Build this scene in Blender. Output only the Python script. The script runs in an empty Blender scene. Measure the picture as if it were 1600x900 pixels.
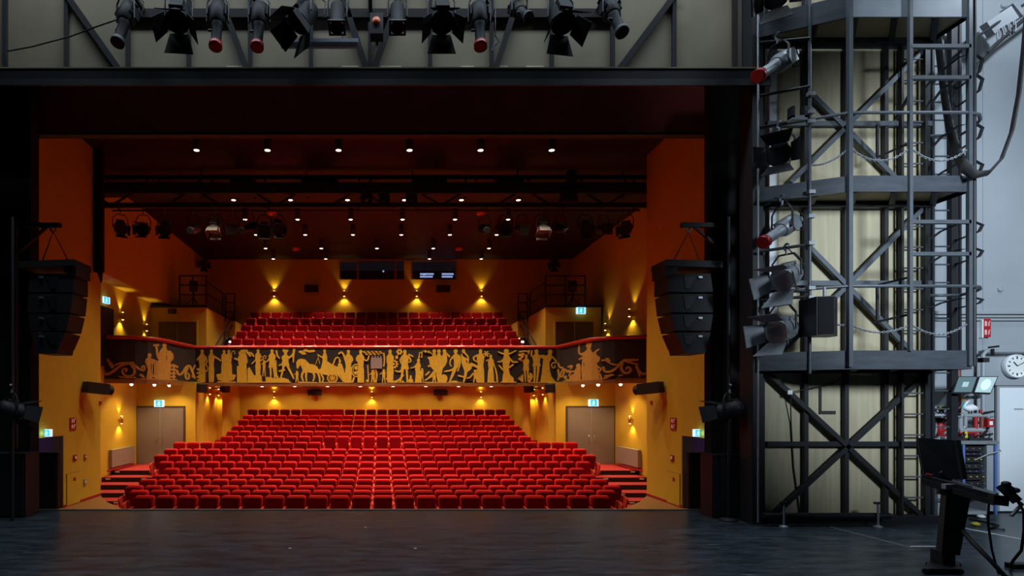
import bpy, math, random
from mathutils import Matrix, Vector
random.seed(7)
C = bpy.context.scene.collection
SC = bpy.context.scene
R = math.radians

# ---------------------------------------------------------------- camera, world, exposure
F, PX, PY, EYE = 900.0, 595.5, 628.0, 1.8          # focal length in pixels, principal point, eye height
cam = bpy.data.cameras.new('camera'); cam.sensor_width = 36; cam.lens = F*36/1600
cam.shift_x = (800-PX)/1600; cam.shift_y = (PY-450)/1600; cam.clip_start = .05; cam.clip_end = 200
co = bpy.data.objects.new('camera', cam); C.objects.link(co)
co.location = (0, 0, EYE); co.rotation_euler = (R(90), 0, 0); SC.camera = co
w = bpy.data.worlds.new('world'); SC.world = w; w.use_nodes = True
w.node_tree.nodes['Background'].inputs[0].default_value = (.35, .45, .6, 1)
w.node_tree.nodes['Background'].inputs[1].default_value = .012
SC.view_settings.view_transform = 'Standard'; SC.view_settings.look = 'None'
SC.view_settings.exposure = 0; SC.view_settings.gamma = 1
SC.view_settings.use_curve_mapping = False
SC.cycles.sample_clamp_indirect = 4

def light(name, kind, loc, power, col, aim=None, size=.1, angle=90, blend=.5, size_y=None, parent=None):
    l = bpy.data.lights.new(name, kind); l.energy = power; l.color = col
    if kind == 'AREA':
        l.size = size
        if size_y: l.shape = 'RECTANGLE'; l.size_y = size_y
    else: l.shadow_soft_size = size
    if kind == 'SPOT': l.spot_size = R(angle); l.spot_blend = blend
    o = bpy.data.objects.new(name, l); C.objects.link(o); o.location = loc
    if aim is not None:
        o.rotation_euler = (Vector(aim)-Vector(loc)).to_track_quat('-Z', 'Y').to_euler()
    if parent is not None:
        o.parent = parent; o.location = Vector(loc)-WL[parent.name]
    return o
WL = {}
COOL = (.72, .86, 1); WARM = (1, .62, .2); WHITE = (1, .74, .5)
# work lights over the stage: one bright one at the right wing, a soft one over the boards
light('worklight_wing', 'POINT', (9.9, 7.0, 8.7), 310, COOL, size=.12)
light('worklight_front', 'SPOT', (8.0, .5, 5.2), 3900, COOL, (8.7, 9, 3.5), .9, 49, .6)
light('worklight_stage', 'AREA', (1.0, 7.2, 10.6), 640, COOL, (1.0, 7.2, 0), 14, size_y=.6)
DOWN_P, SOFFIT_P, SCONCE_P = 500, 120, 22

# ---------------------------------------------------------------- helpers
def W(px, py, d): return Vector(((px-PX)*d/F, d, EYE+(PY-py)*d/F))
def X(px, d): return (px-PX)*d/F
def Z(py, d): return EYE+(PY-py)*d/F

class MB:
    def __init__(s): s.v = []; s.f = []; s.sm = []
    def add(s, vs, fs, smooth=False, M=None):
        n = len(s.v)
        for p in vs:
            p = Vector(p)
            s.v.append(M @ p if M is not None else p)
        for f in fs: s.f.append([n+i for i in f]); s.sm.append(smooth)
        return s
    def bb(s, x0, x1, y0, y1, z0, z1, M=None):
        vs = [(x, y, z) for z in (z0, z1) for y in (y0, y1) for x in (x0, x1)]
        return s.add(vs, [(0,2,3,1),(4,5,7,6),(0,1,5,4),(2,6,7,3),(0,4,6,2),(1,3,7,5)], M=M)
    def box(s, c, sz, M=None):
        return s.bb(c[0]-sz[0]/2, c[0]+sz[0]/2, c[1]-sz[1]/2, c[1]+sz[1]/2, c[2]-sz[2]/2, c[2]+sz[2]/2, M)
    def bar(s, p0, p1, a=.06, b=None, up=(0, 1, 0)):
        b = b or a; p0 = Vector(p0); p1 = Vector(p1); d = p1-p0; L = d.length; d.normalize()
        u = Vector(up); x = d.cross(u)
        if x.length < 1e-4: x = d.cross(Vector((1, 0, 0)))
        x.normalize(); y = x.cross(d); y.normalize()
        vs = []
        for t in (0, L):
            for i, j in ((-1,-1),(1,-1),(1,1),(-1,1)): vs.append(p0+d*t+x*(a/2*i)+y*(b/2*j))
        return s.add(vs, [(0,3,2,1),(4,5,6,7),(0,1,5,4),(1,2,6,5),(2,3,7,6),(3,0,4,7)])
    def tube(s, pts, r=.02, n=8, flat=1, closed=False):
        pts = [Vector(p) for p in pts]; rings = []; N = len(pts); prev = None
        for i, p in enumerate(pts):
            a = pts[(i-1) % N] if (closed or i > 0) else p
            b = pts[(i+1) % N] if (closed or i < N-1) else p
            t = (b-a).normalized()
            if prev is None:
                x = t.cross(Vector((0, 0, 1)))
                if x.length < 1e-3: x = t.cross(Vector((0, 1, 0)))
            else: x = prev-t*prev.dot(t)
            x.normalize(); prev = x; y = t.cross(x)
            rr = r[i] if isinstance(r, (list, tuple)) else r
            rings.append([p+x*(rr*math.cos(2*math.pi*k/n))+y*(rr*flat*math.sin(2*math.pi*k/n)) for k in range(n)])
        vs = [q for g in rings for q in g]; fs = []
        for i in range(N if closed else N-1):
            j = (i+1) % N
            for k in range(n): fs.append((i*n+k, i*n+(k+1) % n, j*n+(k+1) % n, j*n+k))
        s.add(vs, fs, True)
        if not closed:
            s.add(rings[0], [tuple(range(n))[::-1]]); s.add(rings[-1], [tuple(range(n))])
        return s
    def lathe(s, prof, M=None, n=16, smooth=True):
        vs = []; fs = []
        for r, z in prof:
            for k in range(n): vs.append((r*math.cos(2*math.pi*k/n), r*math.sin(2*math.pi*k/n), z))
        for i in range(len(prof)-1):
            for k in range(n): fs.append((i*n+k, i*n+(k+1) % n, (i+1)*n+(k+1) % n, (i+1)*n+k))
        s.add(vs, fs, smooth, M)
        a = vs[:n]; b = vs[-n:]
        if prof[0][0] > 1e-4: s.add(a, [tuple(range(n))[::-1]], M=M)
        if prof[-1][0] > 1e-4: s.add(b, [tuple(range(n))], M=M)
        return s
    def ball(s, c, r, n=12, m=8, sc=(1, 1, 1)):
        prof = [(max(1e-5, r*math.sin(math.pi*i/m)), -r*math.cos(math.pi*i/m)) for i in range(m+1)]
        return s.lathe(prof, Matrix.Translation(Vector(c)) @ Matrix.Diagonal((sc[0], sc[1], sc[2], 1)), n)
    def prism(s, poly, y0, y1, M=None):                 # polygon in x,z pushed from y0 to y1
        n = len(poly); area = sum(poly[i][0]*poly[(i+1) % n][1]-poly[(i+1) % n][0]*poly[i][1] for i in range(n))
        if area < 0: poly = poly[::-1]
        vs = [(x, y0, z) for x, z in poly]+[(x, y1, z) for x, z in poly]
        fs = [tuple(range(n)), tuple(range(2*n-1, n-1, -1))]+[(i, n+i, n+(i+1) % n, (i+1) % n) for i in range(n)]
        return s.add(vs, fs, M=M)
    def flat(s, poly, z0, z1):                          # polygon in x,y pushed from z0 to z1
        M = Matrix(((1,0,0,0),(0,0,1,0),(0,1,0,0),(0,0,0,1)))
        return s.prism(poly, z0, z1, M)
    def pad(s, w0, w1, z0, z1, t, r, M=None, bulge=.35):  # cushion: width w0 at z0, w1 at z1, thickness t, front at -y
        def ring(ins, y):
            out = []; a = r
            for cx, cz, a0 in ((w1/2, z1, 0), (-w1/2, z1, 90), (-w0/2, z0, 180), (w0/2, z0, 270)):
                sx = 1 if cx > 0 else -1; sz = 1 if cz == z1 else -1
                for k in range(4):
                    g = R(a0+30*k); rr = max(a-ins*.5, .004)
                    out.append((cx-sx*(ins+rr)+rr*math.cos(g), y, cz-sz*(ins+rr)+rr*math.sin(g)))
            return out
        rs = [ring(.012, 0), ring(0, -t*.25), ring(0, -t*.6), ring(.012, -t*.88), ring(.03, -t), ring(.09, -t*(1+bulge*.12))]
        n = 16; vs = [p for g in rs for p in g]; fs = [tuple(range(n))]
        for i in range(5):
            for k in range(n): fs.append(((i+1)*n+k, (i+1)*n+(k+1) % n, i*n+(k+1) % n, i*n+k))
        fs.append(tuple(range(5*n+n-1, 5*n-1, -1)))
        return s.add(vs, fs, True, M)

def obj(name, mb, mat, parent=None, smooth_angle=None):
    off = WL.get(parent.name, Vector((0, 0, 0))) if parent is not None else Vector((0, 0, 0))
    me = bpy.data.meshes.new(name)
    me.from_pydata([tuple(p-off) for p in mb.v], [], mb.f)
    me.polygons.foreach_set('use_smooth', mb.sm); me.update()
    o = bpy.data.objects.new(name, me); C.objects.link(o)
    if mat is not None: me.materials.append(mat)
    if parent is not None: o.parent = parent; WL[o.name] = off
    else: WL[o.name] = Vector((0, 0, 0))
    return o
def tag(o, label, cat, group=None):
    o['label'] = label; o['category'] = cat
    if group: o['group'] = group
    return o
def thing(name, label, cat, loc=(0, 0, 0), group=None):
    o = bpy.data.objects.new(name, None); C.objects.link(o); o.location = loc; o.empty_display_size = .1
    WL[o.name] = Vector(loc); return tag(o, label, cat, group)
def struct(name, mb, mat, parent=None):
    o = obj(name, mb, mat, parent)
    if parent is None: o['kind'] = 'structure'
    return o
def copy_tree(o, parent=None):
    c = o.copy(); C.objects.link(c)
    if parent is not None: c.parent = parent
    for ch in o.children: copy_tree(ch, c)
    return c
ORD = 'first second third fourth fifth sixth seventh eighth ninth tenth eleventh twelfth thirteenth fourteenth fifteenth sixteenth seventeenth eighteenth nineteenth twentieth'.split()
ORD += ['twenty-'+x for x in ORD[:9]]+['thirtieth']

# ---------------------------------------------------------------- materials
def S(r, g, b):
    f = lambda c: c/12.92/255 if c <= 10.3 else ((c/255+.055)/1.055)**2.4
    return (f(r), f(g), f(b))
def mat(name, col, rough=.6, metal=0, var=0, scale=6, stretch=(1, 1, 1), bump=0, emit=None, es=0, sheen=0, spec=.5, rnd=0, col2=None, coat=0):
    m = bpy.data.materials.new(name); m.use_nodes = True; nt = m.node_tree; b = nt.nodes['Principled BSDF']
    b.inputs['Base Color'].default_value = (*col, 1); b.inputs['Roughness'].default_value = rough
    b.inputs['Metallic'].default_value = metal; b.inputs['Specular IOR Level'].default_value = spec
    if sheen: b.inputs['Sheen Weight'].default_value = sheen; b.inputs['Sheen Roughness'].default_value = .4; b.inputs['Sheen Tint'].default_value = (1, .35, .25, 1)
    if coat: b.inputs['Coat Weight'].default_value = coat; b.inputs['Coat Roughness'].default_value = .2
    if emit: b.inputs['Emission Color'].default_value = (*emit, 1); b.inputs['Emission Strength'].default_value = es
    if var or bump:
        tc = nt.nodes.new('ShaderNodeTexCoord'); mp = nt.nodes.new('ShaderNodeMapping'); mp.inputs['Scale'].default_value = stretch
        nz = nt.nodes.new('ShaderNodeTexNoise'); nz.inputs['Scale'].default_value = scale; nz.inputs['Detail'].default_value = 6
        nt.links.new(tc.outputs['Object'], mp.inputs[0]); nt.links.new(mp.outputs[0], nz.inputs['Vector'])
        if var:
            rp = nt.nodes.new('ShaderNodeValToRGB'); c2 = col2 or tuple(max(0, c*(1-var)) for c in col); c3 = tuple(min(1, c*(1+var*.6)) for c in col)
            rp.color_ramp.elements[0].position = .3; rp.color_ramp.elements[1].position = .7
            rp.color_ramp.elements[0].color = (*c2, 1); rp.color_ramp.elements[1].color = (*c3, 1)
            nt.links.new(nz.outputs['Fac'], rp.inputs[0]); nt.links.new(rp.outputs[0], b.inputs['Base Color'])
        if bump:
            bp = nt.nodes.new('ShaderNodeBump'); bp.inputs['Strength'].default_value = bump; bp.inputs['Distance'].default_value = .01
            nt.links.new(nz.outputs['Fac'], bp.inputs['Height']); nt.links.new(bp.outputs[0], b.inputs['Normal'])
    if rnd:
        oi = nt.nodes.new('ShaderNodeObjectInfo'); mr = nt.nodes.new('ShaderNodeMapRange')
        mr.inputs['To Min'].default_value = 1-rnd; mr.inputs['To Max'].default_value = 1+rnd
        hs = nt.nodes.new('ShaderNodeHueSaturation'); hs.inputs['Color'].default_value = (*col, 1)
        nt.links.new(oi.outputs['Random'], mr.inputs[0]); nt.links.new(mr.outputs[0], hs.inputs['Value'])
        nt.links.new(hs.outputs[0], b.inputs['Base Color'])
    return m
M = {}
M['ochre'] = mat('ochre_plaster', (.61, .42, .03), .75, var=.06, scale=3, bump=.05)
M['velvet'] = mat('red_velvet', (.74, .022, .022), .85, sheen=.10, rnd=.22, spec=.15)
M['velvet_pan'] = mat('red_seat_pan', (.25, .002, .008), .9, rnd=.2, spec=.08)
M['armred'] = mat('red_arm_cloth', (.64, .045, .03), .7, sheen=.2)
M['carpet'] = mat('red_carpet', (.42, .025, .025), .95, var=.2, scale=60, bump=.3)
M['dark_step'] = mat('dark_riser', (.02, .008, .008), .7)
M['black'] = mat('black_paint', (.012, .012, .014), .6)
M['blackgloss'] = mat('black_enamel', (.007, .008, .010), .6, spec=.15)
M['matteblack'] = mat('black_masking_cloth', (.006, .006, .007), .95, var=.2, scale=3)
M['maroon'] = mat('maroon_fascia', (.55, .06, .045), .7, var=.2, scale=2)
M['ceil'] = mat('dark_ceiling', (.014, .008, .007), .6, var=.15, scale=.6)
M['ceil2'] = mat('dark_brown_ceiling', (.05, .025, .012), .45, var=.2, scale=.6)
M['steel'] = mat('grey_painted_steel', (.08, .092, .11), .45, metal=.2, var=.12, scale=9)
M['dsteel'] = mat('dark_and_shaded_steel', (.012, .0135, .017), .5, metal=.1, var=.15, scale=9)  # also the shaded tone of low tower rails and braces
M['galv'] = mat('galvanised_steel', (.30, .32, .345), .5, metal=.5, var=.2, scale=8)
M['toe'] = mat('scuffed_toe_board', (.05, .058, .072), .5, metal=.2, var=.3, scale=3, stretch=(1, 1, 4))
M['toe_lit'] = mat('lit_scuffed_toe_board', (.30, .34, .38), .5, var=.2, scale=3)  # paler copy of the toe board, lamplight put into its colour
M['ply'] = mat('plywood', (.42, .365, .235), .65, var=.16, scale=3, stretch=(5, 1, .35), bump=.03)
M['plaster'] = mat('beige_plaster', (.15, .125, .080), .8, var=.16, scale=1.2)
M['white_wall'] = mat('white_wall_paint', (.30, .325, .35), .7, var=.05, scale=1.5)
M['whitepaint'] = mat('white_paint', (.8, .82, .84), .5)
M['door'] = mat('grey_door', (.20, .172, .165), .55, var=.05, scale=4)
M['doorw'] = mat('pale_door', (.74, .80, .83), .5)
M['doord'] = mat('dark_door', (.10, .055, .03), .5)
M['chrome'] = mat('chrome', (.7, .7, .7), .25, metal=1)
M['brass'] = mat('brass', (.6, .42, .16), .35, metal=1)
M['railred'] = mat('red_leather_rail', (.46, .03, .028), .28, coat=.5)
M['panel'] = mat('charcoal_panel', (.020, .021, .024), .6, var=.2, scale=3)
M['gold'] = mat('gold_relief', (.72, .52, .055), .55, metal=0, var=.12, scale=8)
M['gold2'] = mat('darker_gold_relief', (.50, .30, .06), .6, metal=0, var=.12, scale=8)  # darker gold for the curved side panels
M['greyplate'] = mat('grey_plate', (.34, .29, .29), .5)
M['wood'] = mat('apron_wood', (.30, .15, .05), .45, var=.2, scale=4, stretch=(1, 6, 1))
M['brownbox'] = mat('dark_brown_panel', (.03, .012, .010), .6)
M['edge'] = mat('worn_metal_edge', (.42, .36, .28), .35, metal=.6)
M['glow'] = mat('lamp_glow', (1, .9, .75), .4, emit=(1, .84, .68), es=4)
M['glow_hot'] = mat('lamp_glow_hot', (1, .9, .75), .4, emit=(1, .84, .6), es=20)
M['glow_warm'] = mat('sconce_glow', (1, .8, .4), .4, emit=(1, .58, .13), es=7)
M['signteal'] = mat('exit_sign_face', (.02, .4, .5), .4, emit=(.02, .30, .42), es=1.2)
M['signwhite'] = mat('exit_sign_white', (.8, .9, .95), .4, emit=(.6, .85, 1), es=1.0)
M['signdark'] = mat('exit_sign_unlit', (.01, .05, .035), .4)
M['red'] = mat('signal_red', (.36, .012, .016), .5)
M['redgel'] = mat('red_gel_frame', (.26, .008, .012), .35)
M['pipered'] = mat('oxide_red_pipe', (.20, .06, .045), .5, var=.2)
M['rubber'] = mat('black_rubber', (.014, .014, .015), .7)
M['lens'] = mat('dark_lens', (.02, .025, .03), .08, spec=.8)
M['lensglint'] = mat('glint_lens', (.30, .33, .40), .15, metal=.6)  # glint put into a paler lens colour
M['glass'] = mat('booth_glass', (.010, .012, .015), .08)
def glass_mat():
    m = bpy.data.materials.new('booth_glass'); m.use_nodes = True; nt = m.node_tree; out = nt.nodes['Material Output']
    t = nt.nodes.new('ShaderNodeBsdfTransparent'); t.inputs[0].default_value = (.8, .85, .9, 1)
    g = nt.nodes.new('ShaderNodeBsdfGlossy'); g.inputs['Roughness'].default_value = .03
    mx = nt.nodes.new('ShaderNodeMixShader'); mx.inputs[0].default_value = .12
    nt.links.new(t.outputs[0], mx.inputs[1]); nt.links.new(g.outputs[0], mx.inputs[2]); nt.links.new(mx.outputs[0], out.inputs[0]); return m
M['pane'] = glass_mat()
M['screen'] = mat('booth_glow', (.1, .2, .3), .3, emit=(.45, .55, .9), es=1.1)  # glow for booth window glare and the desk lamp
M['screen2'] = mat('monitor_face', (.3, .4, .42), .3, emit=(.5, .68, .68), es=.35)
M['screen3'] = mat('dim_monitor_face', (.1, .15, .16), .25, emit=(.2, .3, .32), es=.2)
M['grille'] = mat('beige_grille', (.31, .27, .25), .6, var=.06, scale=3, stretch=(.4, .4, 22))
M['bluerack'] = mat('blue_rack_edge', (.10, .17, .42), .45)
M['greybox'] = mat('grey_box', (.30, .32, .34), .5)
M['clockface'] = mat('clock_face', (.80, .84, .80), .5)
M['yellow'] = mat('yellow_label', (.6, .55, .04), .5)
M['orangetint'] = mat('orange_tint', (.6, .1, .02), .4)
M['tape'] = mat('white_tape', (.6, .64, .66), .6)
M['strap'] = mat('black_cable_sheath', (.02, .02, .023), .55)
M['wire'] = mat('bright_wire', (.45, .47, .5), .35, metal=.8)
# black dance floor: worn, scuffed, a little glossy
def floor_mat():
    m = mat('black_dance_floor', (.038, .038, .040), .42, spec=.14, coat=.10); nt = m.node_tree; b = nt.nodes['Principled BSDF']
    tc = nt.nodes.new('ShaderNodeTexCoord'); mp = nt.nodes.new('ShaderNodeMapping'); mp.inputs['Scale'].default_value = (.55, 2.2, 1)
    nz = nt.nodes.new('ShaderNodeTexNoise'); nz.inputs['Scale'].default_value = 3.2; nz.inputs['Detail'].default_value = 10; nz.inputs['Roughness'].default_value = .74
    rp = nt.nodes.new('ShaderNodeValToRGB'); e = rp.color_ramp.elements
    e[0].position = .38; e[0].color = (.012, .019, .025, 1); e[1].position = .66; e[1].color = (.062, .079, .094, 1)
    nt.links.new(tc.outputs['Object'], mp.inputs[0]); nt.links.new(mp.outputs[0], nz.inputs['Vector']); nt.links.new(nz.outputs['Fac'], rp.inputs[0])
    # thin scratches
    vo = nt.nodes.new('ShaderNodeTexNoise'); vo.inputs['Scale'].default_value = 3; vo.inputs['Detail'].default_value = 2; vo.inputs['Distortion'].default_value = 1.5
    mp2 = nt.nodes.new('ShaderNodeMapping'); mp2.inputs['Scale'].default_value = (.7, 9, 1); mp2.inputs['Rotation'].default_value = (0, 0, .1)
    nt.links.new(tc.outputs['Object'], mp2.inputs[0]); nt.links.new(mp2.outputs[0], vo.inputs['Vector'])
    r2 = nt.nodes.new('ShaderNodeValToRGB'); f = r2.color_ramp.elements; f[0].position = .66; f[0].color = (0, 0, 0, 1); f[1].position = .70; f[1].color = (.09, .092, .095, 1)
    nt.links.new(vo.outputs['Fac'], r2.inputs[0])
    ad = nt.nodes.new('ShaderNodeMixRGB'); ad.blend_type = 'ADD'; ad.inputs[0].default_value = 1
    nt.links.new(rp.outputs[0], ad.inputs[1]); nt.links.new(r2.outputs[0], ad.inputs[2]); nt.links.new(ad.outputs[0], b.inputs['Base Color'])
    mr = nt.nodes.new('ShaderNodeMapRange'); mr.inputs['To Min'].default_value = .24; mr.inputs['To Max'].default_value = .46
    nt.links.new(nz.outputs['Fac'], mr.inputs[0]); nt.links.new(mr.outputs[0], b.inputs['Roughness'])
    bp = nt.nodes.new('ShaderNodeBump'); bp.inputs['Strength'].default_value = .12; bp.inputs['Distance'].default_value = .01
    nt.links.new(nz.outputs['Fac'], bp.inputs['Height']); nt.links.new(bp.outputs[0], b.inputs['Normal'])
    return m
M['floor'] = floor_mat()

# ================================================================ STRUCTURE
XC = -.22
mir = lambda x: 2*XC-x
DW = 9.45                                           # the wing wall and the stage front stand about here
struct('floor', MB().bb(-13, 15, -3, 9.59, -.25, 0), M['floor'])
struct('trim_stage_edge', MB().bb(-6.3, 5.9, 9.57, 9.62, -.06, .014), M['edge'])
struct('wall_pit', MB().bb(-12, 15, 9.5, 9.58, -1.6, -.25), M['black'])
for s in (1, -1):
    pl = [(-8.3, 9.7), (-8.3, 17.03), (-7.6, 15.95), (-6.55, 14.75), (-5.2, 12.9), (-5.2, 9.7)]
    if s < 0: pl = [(mir(x), y) for x, y in pl]
    struct('floor_apron', MB().flat(pl, -1.4, -.97), M['wood'])
struct('floor_stalls', MB().bb(-10.2, 9.8, 9.6, 30, -1.6, -1.4), M['carpet'])
# hall side walls next to the stage, each with a low passage at the stage end
JX = -8.3; D0, D1 = 15.06, 17.04
def jamb(side):
    f = (lambda x: x) if side == 'left' else mir
    q = lambda a, b: sorted((f(a), f(b)))
    m = MB().bb(*q(JX-.2, JX), D0, D1, -1.5, 9.1).bb(*q(JX-.2, JX), 9.7, D0, .92, 9.1).bb(*q(JX-.2, JX), 9.7, 12.8, -1.5, .92)
    struct('wall_'+side+'_jamb', m, M['ochre'])
    struct('trim_'+side+'_doorway', MB().bb(*q(JX-.26, JX-.002), D0-.04, D0-.002, -.97, .92), mat('doorway_reveal', (.16, .12, .07), .7))
    struct('wall_'+side+'_passage', MB().bb(*q(JX-1.6, JX-1.5), 12.5, D0+.1, -1, 1.1).bb(*q(JX-1.5, JX-.2), D0, D0+.1, -1, 1.1).bb(*q(JX-1.5, JX-.2), 12.5, D0, .95, 1.05), mat('passage_wall', (.16, .09, .2), .7))
    struct('floor_'+side+'_passage', MB().bb(*q(JX-1.6, JX), 12.5, D0+.1, -1.1, -.97), M['wood'])
    light('passage_lamp', 'POINT', (f(JX-.9), 14.2, .7), 2.5, (.6, .5, 1), size=.1)
    struct('wall_'+side+'_return', MB().bb(*q(-10.2, JX-.2), D1-.15, D1, -1.5, 9.1), M['ochre'])
    struct('baseboard_'+side+'_jamb', MB().bb(*q(JX, JX+.02), D0, D1, -.97, -.90), M['red'])
jamb('left'); jamb('right')
h = MB().bb(-7.5, 7.2, 9.88, 10.0, 6.42, 7.6)
struct('wall_header', h, M['maroon'])
struct('trim_header_shade', MB().bb(-7.5, 7.2, 9.87, 10.02, 6.38, 6.425), M['black'])  # added black strip, keeps the lit header underside dark
struct('wall_header_upper', MB().bb(-10.2, 10, 10.4, 10.5, 6.6, 9.3), M['black'])
struct('ceiling', MB().bb(-10.2, 10.3, 10.4, 29.6, 9.1, 9.3), M['ceil'])
# black masking at both sides of the stage
struct('wall_left_masking', MB().bb(-13, X(62, 9.6), 9.35, 9.58, 0, 7.4), M['matteblack'])
struct('wall_right_masking', MB().bb(X(1100, 9.45), X(1190, 9.3), 9.25, 9.44, 0, 7.4), M['matteblack'])
struct('wall_right_wing', MB().bb(X(1188, DW), 16, DW, DW+.15, 0, 12), M['white_wall'])
# hall side walls
struct('wall_left', MB().bb(-10, -9.75, 17.04, 29.6, -1.5, 6.05), M['ochre'])
m = MB().bb(-10, -9.05, 17.04, 29.5, 6.0, 9.1); struct('wall_left_bulkhead', m, M['ochre'])
struct('wall_right', MB().bb(9.33, 9.6, 17.04, 29.6, -1.5, 4.6), M['ochre'])
struct('wall_right_upper', MB().add([(9.33, 17.04, 4.5), (9.33, 29.5, 4.5), (9.75, 29.5, 9.1), (9.75, 17.04, 9.1), (10, 17.04, 4.5), (10, 29.5, 4.5), (10, 29.5, 9.1), (10, 17.04, 9.1)],
       [(0, 3, 2, 1), (4, 5, 6, 7), (0, 4, 7, 3), (1, 2, 6, 5), (2, 3, 7, 6), (0, 1, 5, 4)]), M['ochre'])
DD = 23.0
struct('wall_left_doors', MB().bb(-9.8, -7.42, DD, DD+.15, -1.5, 2.6), M['ochre'])
struct('wall_right_doors', MB().bb(6.98, 9.35, DD, DD+.15, -1.5, 2.6), M['ochre'])
for sd, f in (('left', lambda x: x), ('right', mir)):
    m = MB().bb(*sorted((f(-7.56), f(-7.42))), DD+.1, 29.5, -1.5, 2.6); m.bb(*sorted((f(-7.45), f(-7.20))), 26.1, 29.5, -1.5, 2.6)
    struct('wall_'+sd+'_inner', m, M['ochre'])
struct('wall_back_stalls', MB().bb(-7.5, 7.1, 29.5, 29.7, -1.5, 2.75), M['ochre'])
# back wall with the two control booth openings
wx = [X(530, 29.45), X(632, 29.45), X(643, 29.45), X(714, 29.45)]; wz0, wz1 = Z(437, 29.45), Z(406.5, 29.45)
m = MB().bb(-9.8, 10, 29.5, 29.7, 2.7, wz0); m.bb(-9.8, wx[0], 29.5, 29.7, wz0, 9.15); m.bb(wx[3], 10, 29.5, 29.7, wz0, 9.15)
m.bb(wx[1], wx[2], 29.5, 29.7, wz0, 9.15); m.bb(wx[0], wx[3], 29.5, 29.7, wz1, 9.15)
struct('wall_back', m, M['ochre'])
struct('wall_booth', MB().bb(wx[0]-.3, wx[3]+.3, 32.5, 32.6, wz0-.8, 9.2), M['black']); struct('floor_booth', MB().bb(wx[0]-.3, wx[3]+.3, 29.7, 32.5, wz0-.85, wz0-.8), M['black'])
def window(n, x0, x1, splits):
    fr = MB(); t = .04
    fr.bb(x0, x1, 29.48, 29.56, wz0, wz0+t); fr.bb(x0, x1, 29.48, 29.56, wz1-t, wz1); fr.bb(x0, x0+t, 29.48, 29.56, wz0, wz1); fr.bb(x1-t, x1, 29.48, 29.56, wz0, wz1)
    for s in splits: fr.bb(s-.05, s+.05, 29.48, 29.56, wz0, wz1)
    o = struct('window_%d' % n, fr, M['wood'])
    xs = [x0]+list(splits)+[x1]
    for a, b in zip(xs, xs[1:]): obj('pane', MB().bb(a+.04, b-.04, 29.52, 29.53, wz0+t, wz1-t), M['pane'], o)
window(1, wx[0], wx[1], [X(559, 29.45), X(618, 29.45)]); window(2, wx[2], wx[3], [])

# seating steps: one slab per stalls row
ROWY = [640, 649, 656, 665.5, 674, 682, 691.5, 702, 711.5, 722, 732.5, 743, 750, 760, 767.5, 776]
NSEAT = [24, 24, 24, 24, 24, 24, 30, 30, 30, 28, 26, 26, 26, 26, 24, 22]
PITCH, SEATH = .53, .88
rd = [28.25-.95*i for i in range(16)]
rz = [Z(y, d)-SEATH for y, d in zip(ROWY, rd)]
for i in range(15):
    hw = NSEAT[i]*PITCH/2+.08
    x0, x1 = XC-hw, XC+hw
    if i < 6: x0, x1 = -7.43, 6.99
    d0 = rd[i]-.62; d1 = 29.5 if i == 0 else rd[i]+.33
    struct('floor_stalls_step', MB().bb(x0, x1, d0, d1+.01, -1.45, max(rz[i], -1.38)), M['carpet'])
# side landings and stairs with black risers and white nosing dots
for sd, f in (('left', lambda x: x), ('right', mir)):
    lev = [(-.675, 20.8, 23.0), (-.835, 20.1, 20.8), (-.995, 19.4, 20.1), (-1.155, 18.7, 19.4), (-1.30, 18.0, 18.7)]
    for k, (z, d0, d1) in enumerate(lev):
        inner = -7.43 if k == 0 else -7.5
        xs = sorted((f(-9.76), f(inner)))
        o = struct('floor_%s_stair' % sd, MB().bb(xs[0], xs[1], d0, d1+.02, -1.42, z), M['carpet'])
        n = MB().bb(xs[0], xs[1], d0-.015, d0, max(z-.16, -1.4), z-.004); obj('riser', n, M['dark_step'], o)
        q = MB()
        for dx in (-9.6, -8.35): q.bb(*sorted((f(dx), f(dx+.16))), d0-.03, d0-.016, z-.07, z-.03)
        obj('nosing', q, M['whitepaint'], o)
    # heating grille beside the landing
    g = MB().bb(*sorted((f(-9.74), f(-9.62))), 20.6, 22.5, -.55, .08)
    o = tag(obj('wall_grille', g, M['grille']), 'beige slatted grille on the %s yellow wall beside the stalls stairs' % sd, 'grille')
    hr = MB().bar((f(-9.6), 20.2, -.62), (f(-9.6), 22.4, -.62), .05); obj('kick_rail', hr, M['red'], o)
# pale infill where stalls row six leaves an opening for a control desk is carpet only

# balcony slab, soffit, rows
curve = [(-9.8, 20.27), (-9.2, 20.36), (-8.75, 20.48), (-8.39, 20.72), (-8.16, 21.1), (-8.04, 21.6), (-7.97, 22.4), (-7.86, 23.4), (-7.75, 24.05)]
front = curve+[(mir(x), y) for x, y in curve[::-1]]
front_in = front
struct('ceiling_stalls', MB().flat([(-9.8, 29.6)]+front+[(9.36, 29.6)], 2.56, 2.66), M['ochre'])
struct('floor_balcony', MB().flat([(-9.8, 29.6)]+[(x, y+.14) for x, y in front]+[(9.36, 29.6)], 2.67, 3.05), M['dark_step'])
BY = [487.8, 496.8, 508.2, 517.5, 529.2]; bd = [28.9-.95*i for i in range(5)]; bz = [Z(y, d)-SEATH for y, d in zip(BY, bd)]
for i in range(5):
    struct('floor_balcony_step', MB().bb(XC-6.75, XC+6.75, bd[i]-.6, 29.5 if i == 0 else bd[i]+.36, 3.04, bz[i]), M['carpet'])
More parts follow.
